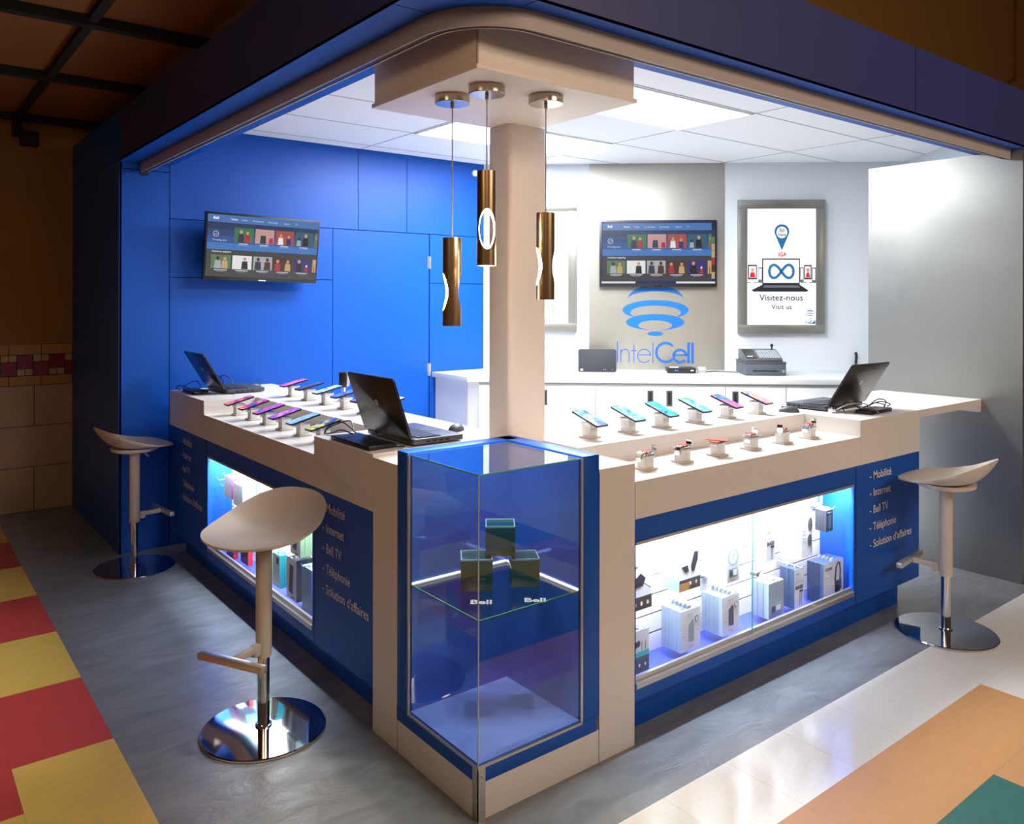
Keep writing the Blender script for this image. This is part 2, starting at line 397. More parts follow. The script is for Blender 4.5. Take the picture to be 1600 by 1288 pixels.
# blue room block: panelled face toward the counter (y = YW) and side face (x = FX)
def panel_face(name, panels, place):
    mb = MB()
    for (a0, a1, z0, z1) in panels: place(mb, a0 + .003, a1 - .003, z0 + .003, z1 - .003)
    return mb
mb = MB()
mb.box(FX + .012, 2.554, YW + .014, 5.01, 0, ZF - .004, 1)
for (a0, a1, z0, z1) in ((FX, .036, 0, 2.418), (FX, .036, 2.418, ZF), (.036, 1.18, 0, 1.742), (.036, 1.18, 1.742, 2.122), (.036, 1.387, 2.122, ZF), (1.387, 1.809, 2.122, ZF),
                         (1.809, 2.554, 2.122, ZF), (2.02, 2.554, 1.73, 2.122), (2.02, 2.554, 0, 1.73)):
    mb.box(a0 + .0025, a1 - .0025, YW, YW + .016, z0 + .0025, z1 - .0025, 0)
for (a0, a1, z0, z1) in ((YW, 3.954, 0, 2.474), (3.954, 5.01, 0, 2.474), (YW, 5.01, 2.474, ZF)):
    mb.box(FX, FX + .014, a0 + (.0 if a0 == YW else .0025), a1 - .0025, z0, z1 - .0025, 0)
struct('wall_back', mb, [BLUE, DBLUE])
# blue flush door with hinges
door = struct('door_1', MB().box(1.1825, 2.012, YW, YW + .014, .006, 2.119), BLUE)
for z in (1.895, 1.04, .25):
    h = MB().cyl((2.0145, YW - .006, z - .05), (2.0145, YW - .006, z + .05), .0065, n=12).box(2.0, 2.03, YW - .003, YW - .0005, z - .05, z + .05)
    h.build('door_hinge', ALU, door)

# white wall, its return to the right, kiosk ceiling
mb = MB(); e = WP(3.46, 0, 0)
mb.prism([P1[:2], e[:2], (e + NW * .1)[:2], (P1 + NW * .1)[:2]], 0, ZF)
struct('wall_back_right', mb, DRYWALL)
mb = MB(); r0 = WP(3.46, 0, 0); r1 = r0 - NW * 1.55
mb.prism([r0[:2], r1[:2], (r1 + DW * .1)[:2], (r0 + DW * .1)[:2]], 0, ZF)
struct('wall_right', mb, DRYWALL)
mb = MB(); mb.prism([(.08, .08), (4.175, .08), (5.147, 1.182), (2.56, YW + .006), (.08, YW + .006)], ZC, ZC + .03, 0)
xs = [.10, 1.41, 2.738, 4.02]; ys = [.34, .93, 1.535, 2.13, 2.725, 3.31]
for x in xs: mb.box(x - .004, x + .004, .085, min(YW, 1.182 + (5.147 - x) / 1.132), ZC - .0015, ZC, 1)
for y in ys: mb.box(.085, (4.175 + (y - .08) * .882) if y < 1.18 else 5.147 - (y - 1.182) * 1.132, y - .004, y + .004, ZC - .0015, ZC, 1)
struct('ceiling', mb, [CEILT, CGRID])
for k, y in enumerate((1.235, 2.43)):
    t = thing('ceiling_light_panel', ('bright recessed ceiling light panel nearer the counters, right of the column box', 'bright recessed ceiling light panel further back, behind the column top')[k], 'ceiling light', (2.074, y, ZC - .002), group='recessed light panels in the kiosk ceiling')
    MB().box(-.64, .64, -.28, .28, -.004, -.001).build('diffuser', PANEL, t)
    f = MB()
    for a in ((-.655, .655, .28, .295), (-.655, .655, -.295, -.28), (-.655, -.64, -.28, .28), (.64, .655, -.28, .28)): f.box(*a, -.008, -.001)
    f.build('frame', WHITEP, t)

# steel clad partition on the right
mb = MB(); mb.box(XS, XS + .09, FY + .006, .688, 0, 2.455)
struct('wall_steel', mb, STEEL)

# ================================================================== CANOPY
cn = thing('kiosk_canopy', 'deep blue laminate canopy running round the top of the kiosk corner', 'canopy', (FX, FY, ZS))
mb = MB()
mb.box(FX + .014, .03, FY + .014, YW, ZS + .012, ZF - .003, 1); mb.box(.03, 3.69, FY + .014, .06, ZS + .012, ZF - .003, 1)
ya = [FY, 2.439, YW]
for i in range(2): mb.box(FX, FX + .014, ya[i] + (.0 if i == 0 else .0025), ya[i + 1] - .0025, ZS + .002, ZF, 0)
xa = [FX + .014, 2.34, 3.70]
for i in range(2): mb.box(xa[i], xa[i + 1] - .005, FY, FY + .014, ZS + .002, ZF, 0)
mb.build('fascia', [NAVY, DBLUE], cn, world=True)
mb = MB()
mb.box(FX, .041, FY, .058, ZS, ZS + .012, 0); mb.box(FX, .041, .062, 2.5, ZS, ZS + .012, 0); mb.box(FX, .041, 2.504, YW, ZS, ZS + .012, 0)
mb.box(.045, 2.40, FY, .06, ZS, ZS + .012, 0); mb.box(2.404, 3.70, FY, .06, ZS, ZS + .012, 0)
mb.build('soffit', [BLUE, DBLUE], cn, world=True)
mb = MB(); mb.box(.030, .041, .06, YW, ZS + .012, ZC, 0); mb.box(.030, 4.0, .05, .061, ZS + .012, ZC, 0)
mb.build_each('inner_edge', BLUE, cn, world=True)
# curved grille track under the soffit
def offs(path, d):
    out = []
    for i, p in enumerate(path):
        a = Vector(path[max(i - 1, 0)]); b = Vector(path[min(i + 1, len(path) - 1)]); t_ = (b - a).normalized()
        out.append(Vector(p) + Vector((t_.y, -t_.x)) * d)
    return out
path = [(-.117, YW), (-.117, 2.4), (-.117, 1.2), (-.117, .4)]
R = 0.23
for k in range(0, 15):
    a = math.pi + (math.pi / 2) * k / 14; path.append((-.117 + R + R * math.cos(a), -.128 + R + R * math.sin(a)))
path += [(.8, -.128), (1.8, -.128), (2.8, -.128), (XS - .01, -.128)]
rail = thing('grille_track', 'beige grey curved shutter track fixed under the blue canopy soffit', 'track', (-.117, 0, ZS))
def sweep(prof, mi=0):
    mb = MB(); n = len(prof); v = []
    for (d, z) in prof:
        for p in offs(path, d): v.append((p.x, p.y, z))
    k = len(path); f = []
    for q in range(n):
        for i in range(k - 1): f.append((q * k + i, q * k + i + 1, ((q + 1) % n) * k + i + 1, ((q + 1) % n) * k + i))
    f.append(tuple(q * k for q in range(n))); f.append(tuple(q * k + k - 1 for q in range(n)))
    return mb.add(v, f, mi)
sweep([(-.022, ZS), (-.022, ZS - .052), (-.014, ZS - .052), (-.014, ZS - .012), (.012, ZS - .012), (.012, ZS - .046), (.018, ZS - .046), (.018, ZS - .058), (.024, ZS - .058), (.024, ZS)]).build('channel', RAILM, rail, world=True, smooth=True)
sweep([(-.012, ZS - .018), (-.012, ZS - .05), (.010, ZS - .05), (.010, ZS - .018)]).build('runner_slot', BLACK, rail, world=True)
MB().box(-.14, -.095, YW - .012, YW - .001, ZS - .075, ZS - .05).build('end_stop', BLACK, rail, world=True)

# ================================================================== COLUMN AND PENDANTS
t = thing('support_column', 'cream square column with a wide boxed top rising behind the glass display case', 'column', (.518, .51, 0))
mb = MB(); q = .026
def rrect(x0, x1, y0, y1, r, n=6):
    P = []
    for cx, cy, a0 in ((x1 - r, y1 - r, 0), (x0 + r, y1 - r, 90), (x0 + r, y0 + r, 180), (x1 - r, y0 + r, 270)):
        for k in range(n + 1):
            a = math.radians(a0 + 90 * k / n); P.append((cx + r * math.cos(a), cy + r * math.sin(a)))
    return P
mb.prism(rrect(.518, .713, .51, .660, .022), 0, 2.30)
mb.build('shaft', BEIGE, t, world=True, smooth=True)
mb = MB(); mb.box(-.018, .668, -.015, .631, 2.314, ZS - .004); mb.box(-.026, .676, -.023, .639, 2.300, 2.316)
mb.build('boxed_top', BEIGE, t, world=True, bevel=.002)
MB().box(-.0195, -.014, -.0165, -.011, 2.316, ZS - .004).build('corner_trim', RAILM, t, world=True)

def boolcut(mb, cutter, name, mats, parent):
    a = mb.build(name, mats, None); b = cutter.build('cut', mats, None)
    md = a.modifiers.new('b', 'BOOLEAN'); md.object = b; md.operation = 'DIFFERENCE'; md.solver = 'EXACT'
    bpy.context.view_layer.update()
    me = bpy.data.meshes.new_from_object(a.evaluated_get(bpy.context.evaluated_depsgraph_get()))
    a.modifiers.clear(); a.data = me; bpy.data.objects.remove(b)
    me.polygons.foreach_set('use_smooth', [True] * len(me.polygons)); me.set_sharp_from_angle(angle=math.radians(40))
    a.parent = parent; a.name = name
    return a
def pipe(ro, ri, z0, z1, n=48):
    mb = MB(); v = []; 
    for (r, z) in ((ro, z0), (ro, z1), (ri, z1), (ri, z0)):
        for i in range(n): t_ = 2 * math.pi * i / n; v.append((r * math.cos(t_), r * math.sin(t_), z))
    f = []
    for q_ in range(4):
        for i in range(n): f.append((q_ * n + i, q_ * n + (i + 1) % n, ((q_ + 1) % 4) * n + (i + 1) % n, ((q_ + 1) % 4) * n + i))
    return mb.add(v, f)
def pendant(x, y, zt, zb, ang, label):
    t = thing('pendant_lamp', label, 'pendant lamp', (x, y, 2.30), group='three bronze pendant lamps hanging from the column box')
    MB().lathe([(0.0001, 0), (.058, 0), (.06, -.002), (.06, -.027), (.058, -.029), (.0001, -.029)], n=40).build('ceiling_cap', BRASSC, t, smooth=True)
    MB().cyl((0, 0, -.029), (0, 0, -.043), .006).cyl((0, 0, -.04), (0, 0, zt - 2.30), .0022, n=8).build('cord', CABLE, t, smooth=True)
    a = math.radians(ang); d = Vector((math.cos(a), math.sin(a), 0)); zc = zb + (zt - zb) * .385 - 2.30
    def cutter(rx, rz):
        c = MB(); n = 40; u = Vector((-d.y, d.x, 0)); v = []
        for s_ in (-.1, .1):
            for i in range(n):
                t_ = 2 * math.pi * i / n; v.append(d * s_ + u * (rx * math.cos(t_)) + Vector((0, 0, zc + rz * math.sin(t_))))
        c.add(v, [(i, (i + 1) % n, n + (i + 1) % n, n + i) for i in range(n)] + [tuple(range(n)), tuple(range(2 * n - 1, n - 1, -1))])
        return c
    sh = pipe(.032, .0295, zb - 2.30, zt - 2.302); 
    o = boolcut(sh, cutter(.0265, .066), 'lamp_shade', BRASS, t)
    o = boolcut(pipe(.0293, .0275, zb + .002 - 2.30, zt - .01 - 2.302), cutter(.0245, .062), 'inner_glow', LAMPI, t)
    MB().cyl((0, 0, zt - 2.304), (0, 0, zt - 2.299), .0315, n=40).build('top_disc', BRASS, t, smooth=True)
    l = bpy.data.lights.new('pendant_bulb', 'SPOT'); l.energy = 30; l.spot_size = math.radians(74); l.spot_blend = .6; l.color = (1.0, .86, .72); l.shadow_soft_size = .02
    lo = bpy.data.objects.new('pendant_bulb', l); COL.objects.link(lo); lo.location = (x, y, zb + .012)
    return t
pendant(.104, .302, 1.811, 1.51, 155, 'bronze tube pendant hanging lowest, left of the column')
pendant(.123, .128, 2.02, 1.711, 237, 'bronze tube pendant hanging highest, its oval cutout facing out')
pendant(.355, .102, 1.897, 1.60, 152, 'bronze tube pendant hanging in front of the right edge of the column')

# ================================================================== COUNTERS
def counter(side):
    Lf = side == 'L'
    u0, u1, dep = (.67, 3.33, .665) if Lf else (.695, 2.85, .605)
    t0, t1 = (1.187, 2.65) if Lf else (.695, 2.252)
    w0, w1 = (1.205, 2.588) if Lf else (.700, 2.195)
    sv, sd = (.15, 2.62) if Lf else (.20, 2.235)        # slat wall depth, far inner side wall
    zt, zl, zw = 1.024, .946, .81
    lab = 'long white topped blue counter on the left carrying twelve phones' if Lf else 'long white topped blue counter on the right carrying phones and watches'
    t = thing('display_counter', lab, 'counter', (0, u0, 0) if Lf else (u0, 0, 0))
    def B(mb, a, b, c, d, e_, f_, mi=0):
        return mb.box(c, d, a, b, e_, f_, mi) if Lf else mb.box(a, b, c, d, e_, f_, mi)
    mb = MB()
    B(mb, t0, t1, 0, .30, zw, zl); B(mb, u0, u1, .30, dep, zw, zt)
    if t0 > u0: B(mb, u0, t0 - .0015, 0, .2995, zw, zt)
    B(mb, t1 + .0005, u1, 0, .2995, zw, zt)
    mb.build('worktop', WHITE, t, world=True)
    mb = MB(); zb = .151
    B(mb, u0, u1, 0.002, .022, .727, zw - .001)
    B(mb, u0, u1, 0.002, .022, zb, .196)
    B(mb, u0, w0, 0.002, .022, .196, .727); B(mb, w1, u1, 0.002, .022, .196, .727)
    B(mb, u1 - .02, u1, .022, dep, zb, zw - .001); B(mb, u0, u0 + .02, .022, dep, zb, zw - .001)
    B(mb, u0 + .02, u1 - .02, .022, dep, zb, zb + .012)
    mb.build('body', BLUE, t, world=True)
    mb = MB()
    for s_ in ((w0 - .02,) if w0 - u0 > .05 else ()) + (w1 + .02,): B(mb, s_ - .001, s_ + .001, .0005, .003, zb, zw - .001)
    mb.build_each('panel_seam', DBLUE, t, world=True)
    mb = MB(); B(mb, u0 + .02, u1 - .06, .085, dep - .03, 0, zb); mb.build('toe_kick', BLUE, t, world=True)
    mb = MB(); B(mb, u0 + .02, u1 - .02, dep - .02, dep, zb, zw - .001); mb.build('back_panel', WHITE, t, world=True)
    # show window recess
    mb = MB(); B(mb, w0 - (.015 if Lf else -.0), sd, .022, sv + .01, .165, .185); mb.build('show_window_floor', mat('window_floor_blue', (.07, .11, .62), .35), t, world=True)
    mb = MB(); B(mb, sd, sd + .015, .022, sv + .01, .165, .77); B(mb, w0 - .02, w0 - .004, .022, sv + .01, .165, .77) if Lf else None
    mb.build_each('show_window_side', BLUE, t, world=True)
    mb = MB(); z = .187; k = 0
    wa = max(w0 - .01, u0 + .001)
    B(mb, wa, sd, sv + .008, sv + .02, .185, .77, 1)
    while z < .76: B(mb, wa, sd, sv, sv + .009, z, min(z + .070, .77), 0); z += .0765
    mb.build('slatwall', [WHITE, DGREY], t, world=True)
    mb = MB(); B(mb, wa, sd, .022, sv + .01, .758, .77); mb.build('show_window_ceiling', WHITE, t, world=True)
    mb = MB(); B(mb, w0 + .01, w1 + .01, .028, .040, .744, .757); mb.build('led_strip', LED, t, world=True)
    lc = ((.034, (w0 + w1) / 2, .742) if Lf else ((w0 + w1) / 2, .034, .742))
    al = area('show_window_strip_light', lc, (lc[0] + (.30 if Lf else 0), lc[1] + (0 if Lf else .30), .50), w1 - w0 - .04, .03, 62, (0.76, 0.85, 1.0))
    mb = MB(); B(mb, w0, w1, -.003, .022, .197, .216); B(mb, w0, w1, .010, .022, .216, .234); B(mb, w0, w1, -.001, .022, .715, .7265)
    mb.build_each('slide_track', ALU, t, world=True)
    gs = 1.86 if Lf else 1.405
    mb = MB(); B(mb, w0, gs + .02, .0125, .0165, .226, .715); mb.build('glass_door', GLASS2, t, world=True)
    mb = MB(); B(mb, gs - .0, w1, .005, .009, .212, .715); mb.build('glass_door', GLASS2, t, world=True)
    mb = MB(); B(mb, gs - .002, gs, .004, .010, .21, .715); mb.build('glass_edge', EDGE, t, world=True)
    if not Lf:
        mb = MB(); mb.cyl((gs + .01, -.012, .465), (gs + .01, .02, .465), .010, n=16).cyl((gs + .002, -.006, .452), (gs + .03, -.006, .478), .007, n=12)
        mb.build('glass_lock', CHROME, t, world=True, smooth=True)
    # service list lettering
    LN = ['Mobilité', 'Internet', 'Bell TV', 'Téléphonie', "Solution d'affaires"]
    starts = ([3.075, 1.10] if Lf else [2.338])
    for st in starts:
        for i, s_ in enumerate(LN):
            mb = MB()
            zz = .728 - .0835 * i
            M = frame((.001, st, zz), (0, -1, 0), (0, 0, 1)) if Lf else frame((st, .001, zz), (1, 0, 0), (0, 0, 1))
            mb.text('-', .055, 0, M, z=.002, bold=.0004); mb.text(s_, .055, 0, M, z=.002, bold=.0004, cx=.034, width=(.175, .168, .143, .227, .388)[i] * (.94 if Lf else 1.0))
            mb.build('service_lettering', LETTER, t, world=True, fix=False)
    return t
counter('L'); counter('R')
# flap shelf between right counter and steel wall
t = thing('counter_flap', 'white lift-up worktop flap bridging the right counter and the steel wall', 'flap', (2.852, .02, 1.024))
MB().box(2.8515, XS - .001, .004, .605, .984, 1.0235).build('worktop', WHITE, t, world=True)
MB().box(XS - .03, XS - .001, .006, .60, .950, .984).build('wall_batten', WHITE, t, world=True)

# corner block with glass case
t = thing('glass_display_case', 'glass corner display case in blue frame on a cream plinth, front centre', 'display case', (0, 0, 0))
mb = MB()
mb.box(0, .692, .0, .485, 0, .114); mb.box(0, .485, .485, .668, 0, .114); 
mb.box(.5145, .692, 0, .668, .114, 1.013); mb.box(0, .5145, .489, .668, .114, 1.013)
mb.build('plinth', WHITE, t, world=True)
mb = MB(); mb.box(-.0005, .0005, .4865, .4885, 0, 1.0); mb.box(.5135, .5155, -.0005, .0005, 0, 1.0); mb.build_each('plinth_seam', DBLUE, t, world=True)
mb = MB()
mb.box(-.002, .5, -.002, .49, .114, .165)
mb.box(-.002, .49, .418, .488, .165, 1.067); mb.box(.436, .512, -.002, .49, .165, 1.067)
mb.build('blue_frame', BLUE, t, world=True, bevel=.0015)
mb = MB(); mb.box(.012, .428, .409, .4175, .168, 1.06); mb.box(.4275, .4355, .012, .416, .168, 1.06)
mb.build_each('mirror_back', BLUE2, t, world=True)
mb = MB(); mb.box(.006, .43, .006, .41, .165, .172); mb.build('case_floor', mat('case_floor_blue', (0.13, 0.21, 0.68), 0.35), t, world=True)
mb = MB()
mb.box(-.002, .434, -.004, .001, .160, .168); mb.box(-.004, .001, -.002, .416, .160, .168)
mb.box(-.004, .003, .408, .417, .165, 1.060); mb.box(.427, .435, -.004, .003, .165, 1.060)
mb.build_each('aluminium_trim', ALU, t, world=True)
mb = MB(); mb.box(.002, .427, .0005, .0045, .167, 1.058); mb.build('front_pane', GLASS, t, world=True)
mb = MB(); mb.box(.0005, .0045, .002, .409, .167, 1.058); mb.build('side_pane', GLASS, t, world=True)
mb = MB(); mb.box(.0005, .43, .0005, .412, 1.058, 1.063); mb.build('top_pane', GLASS, t, world=True)
mb = MB(); mb.box(0, .43, -.0005, .001, 1.058, 1.063); mb.box(-.0005, .001, 0, .41, 1.058, 1.063); mb.box(.006, .424, .006, .009, .607, .612); mb.box(.006, .009, .006, .407, .607, .612)
mb.build_each('glass_edge', EDGE, t, world=True)
MB().box(-.0012, .0022, -.0012, .0022, .167, 1.06).build('corner_joint', EDGEL, t, world=True)
MB().box(.006, .424, .006, .407, .607, .612).build('glass_shelf', GLASS, t, world=True)
mb = MB(); mb.box(.01, .42, .402, .4085, .612, .617); mb.box(.4205, .427, .01, .4015, .612, .617); mb.build_each('shelf_light_strip', LEDW, t, world=True)
mb = MB(); mb.box(-.003, .026, -.003, -.0002, 0, .163); mb.box(-.003, -.0002, -.003, .026, 0, .163)
for z in (.03, .135): mb.cyl((.013, -.003, z), (.013, -.006, z), .004, n=12)
mb.build('corner_strip', ALU, t, world=True)
mb = MB()
for (cx_, cy_) in ((.062, .135), (.212, .040)):
    M = frame((cx_, cy_, .6135), (.786, -.618, 0), (.618, .786, 0)); mb.text('Bell', .05, 0, M, bold=.0015)
mb.build('shelf_text_reflection', mat('grey_text_reflection', (.30, .32, .36), .5), t, world=True, fix=False)  # reflection of the Bell print in the shelf glass, painted as flat grey letters

# three dark glass cubes on the shelf
CUB = mat('teal_cube_glass', (.006, .045, .07), .08, spec=.8); CUBT = mat('cube_rim', (.35, .55, .75), .15, metal=.5)
for (cx_, cy_, cz, s_, rz, lb) in ((.175, .255, .613, .108, -34, 'dark teal glass cube on the case shelf, lower left of the three'), (.325, .180, .613, .098, -31, 'dark teal glass cube on the case shelf, lower right of the three'),
                                (.255, .225, .723, .102, -36, 'dark teal glass cube balanced on top of the other two')):
    t = thing('glass_cube', lb, 'cube', (cx_, cy_, cz), math.radians(rz), group='glass cubes in the corner case')
    MB().box(-s_ / 2, s_ / 2, -s_ / 2, s_ / 2, 0, s_ - .004).build('block', CUB, t, bevel=.002)
    f = MB()
    for a in ((-1, 1, -1, -.93), (-1, 1, .93, 1), (-1, -.93, -.93, .93), (.93, 1, -.93, .93)): f.box(a[0] * s_ / 2, a[1] * s_ / 2, a[2] * s_ / 2, a[3] * s_ / 2, s_ - .005, s_)
    f.build('top_rim', CUBT, t)

# ================================================================== BACK COUNTER
t = thing('back_counter', 'low white back counter with dark recessed handles along the white wall', 'counter', (2.05, 3.0, 0))
fe = WP(3.02, .735, 0)
top = [(2.042, YW - .002), (2.033, 2.965), (fe.x, fe.y), WP(3.02, .002, 0)[:2], WP(0, .002, 0)[:2]]
mb = MB(); mb.prism(top, .981, 1.02); mb.build('worktop', WCAB, t, world=True, bevel=.0015)
a = WP(.03, .70, 0); b_ = WP(3.0, .70, 0)
mb = MB(); mb.prism([(2.075, YW - .004), (2.075, 3.02), a[:2], b_[:2], WP(3.0, .01, 0)[:2], WP(0.01, .01, 0)[:2]], .08, .981)
mb.build('carcass', WCAB, t, world=True)
ds = [.03, .42, .905, 1.385, 1.86, 2.302, 2.80]
hd = {1: .525, 2: 1.31, 3: 1.45, 4: 1.932, 0: .33, 5: 2.70}
for i in range(6):
    M = WM(ds[i], .10, .702)
    d_ = MB().box(.003, ds[i + 1] - ds[i] - .003, 0, .855, 0, .016, 0, M).build('door', WCAB, t, world=True, bevel=.001)
    M = WM(hd[i], .812, .7195)
    h = MB().box(-.022, .022, 0, .115, 0, .003, 0, M).box(-.010, .010, .012, .103, .003, .0045, 1, M).build('recessed_handle', [DGREY, BLACKM], d_, world=False)
    h.data.transform(Matrix.Translation(-t.location))
mb = MB(); M = WM(.03, .957, .7005); mb.box(0, 2.77, .008, .022, 0, .001, 0, M); mb.build('shadow_gap', mat('gap_grey', (.34,.35,.35), .7), t, world=True)

# steel panel with logo behind TV
sp = thing('steel_logo_panel', 'tall brushed steel panel with a blue globe logo behind the television', 'wall panel', WP(1.44, .004, 1.02))
mb = MB(); mb.box(.883, 1.997, 1.021, ZC - .002, 0, .004, 0, frame(WP(0, .001, 0), DW, (0, 0, 1))); mb.build('sheet', STEELP, sp, world=True)
LM = frame(WP(0, .0062, 0), DW, (0, 0, 1))
def LX(X): return .883 + (X - 3.5) / 3.68 * .00526      # picture of the logo -> wall metres
def LZ(Y): return 2.734 - (Y - 20) / 3.68 * .005268
def ell(cx, cy, rx, ry, n=56, a0=0, a1=360): return [(LX(cx + rx * math.cos(math.radians(a0 + (a1 - a0) * i / n))), LZ(cy - ry * math.sin(math.radians(a0 + (a1 - a0) * i / n)))) for i in range(n + (0 if a1 - a0 == 360 else 1))]
mb = MB()
outer = [(LX(388 + 160 * math.cos(math.radians(a))), LZ(808 - 82 * math.sin(math.radians(a)))) for a in range(0, 181, 5)]
inner = [(LX(388 + 160 * math.cos(math.radians(a))), LZ(808 - 46 * math.sin(math.radians(a)))) for a in range(0, 181, 5)]
mb.ring(outer, inner, 0, LM, closed=False)
# upper ring: open at the bottom where the lower ring sits
mb.ring([(LX(388 + 190 * math.cos(math.radians(a))), LZ(870 - 57 * math.sin(math.radians(a)))) for a in range(-42, 223, 5)],
        [(LX(388 + 146 * math.cos(math.radians(a))), LZ(886 - 41 * math.sin(math.radians(a)))) for a in range(-42, 223, 5)], 0, LM, closed=False)
mb.ring(ell(386, 941, 168, 47), ell(386, 959, 97, 29), 0, LM, z=.0003)
mb.prism(ell(387, 1008, 45, 13), 0, .0004, 0, LM)
mb.build('globe_logo', LOGO, sp, world=True, fix=False)
def TX(X): return LX(((890 + X / 6.667) - 920) * 3.68)
def TZ(Y): return LZ(((530 + Y / 6.667) - 250) * 3.68)
def tp(*P): return [(TX(x), TZ(y)) for x, y in P]
def arc(cx, cy, rx, ry, a0, a1, n=30): return [(TX(cx + rx * math.cos(math.radians(a0 + (a1 - a0) * i / n))), TZ(cy - ry * math.sin(math.radians(a0 + (a1 - a0) * i / n)))) for i in range(n + 1)]
mb = MB(); s1 = 9 / 6.667 * .00526; s2 = 26 / 6.667 * .00526
mb.stroke(tp((505, 45), (505, 262)), s1 * 1.3, 0, LM)
mb.stroke(tp((541, 125), (541, 262)), s1, 0, LM); mb.stroke(arc(585, 170, 44, 46, 180, 0) + tp((629, 262)), s1, 0, LM)
mb.stroke(tp((678, 75), (678, 264)), s1, 0, LM); mb.stroke(tp((650, 137), (706, 137)), s1, 0, LM)
mb.stroke(arc(785, 193, 68, 70, 0, 322) , s1, 0, LM); mb.stroke(tp((717, 183), (853, 183)), s1, 0, LM)
mb.stroke(tp((876, 50), (876, 264)), s1, 0, LM)
mb.stroke(arc(1010, 156, 98, 100, 42, 318), s2, 0, LM)
mb.stroke(arc(1158, 193, 66, 64, 0, 322), s2, 0, LM); mb.stroke(tp((1092, 183), (1224, 183)), s2 * .6, 0, LM)
mb.stroke(tp((1247, 50), (1247, 268)), s2 * 1.05, 0, LM); mb.stroke(tp((1288, 50), (1288, 268)), s2 * 1.05, 0, LM)
mb.build('brand_lettering', mat('letter_blue', (.01, .11, .42), .5), sp, world=True, fix=False)

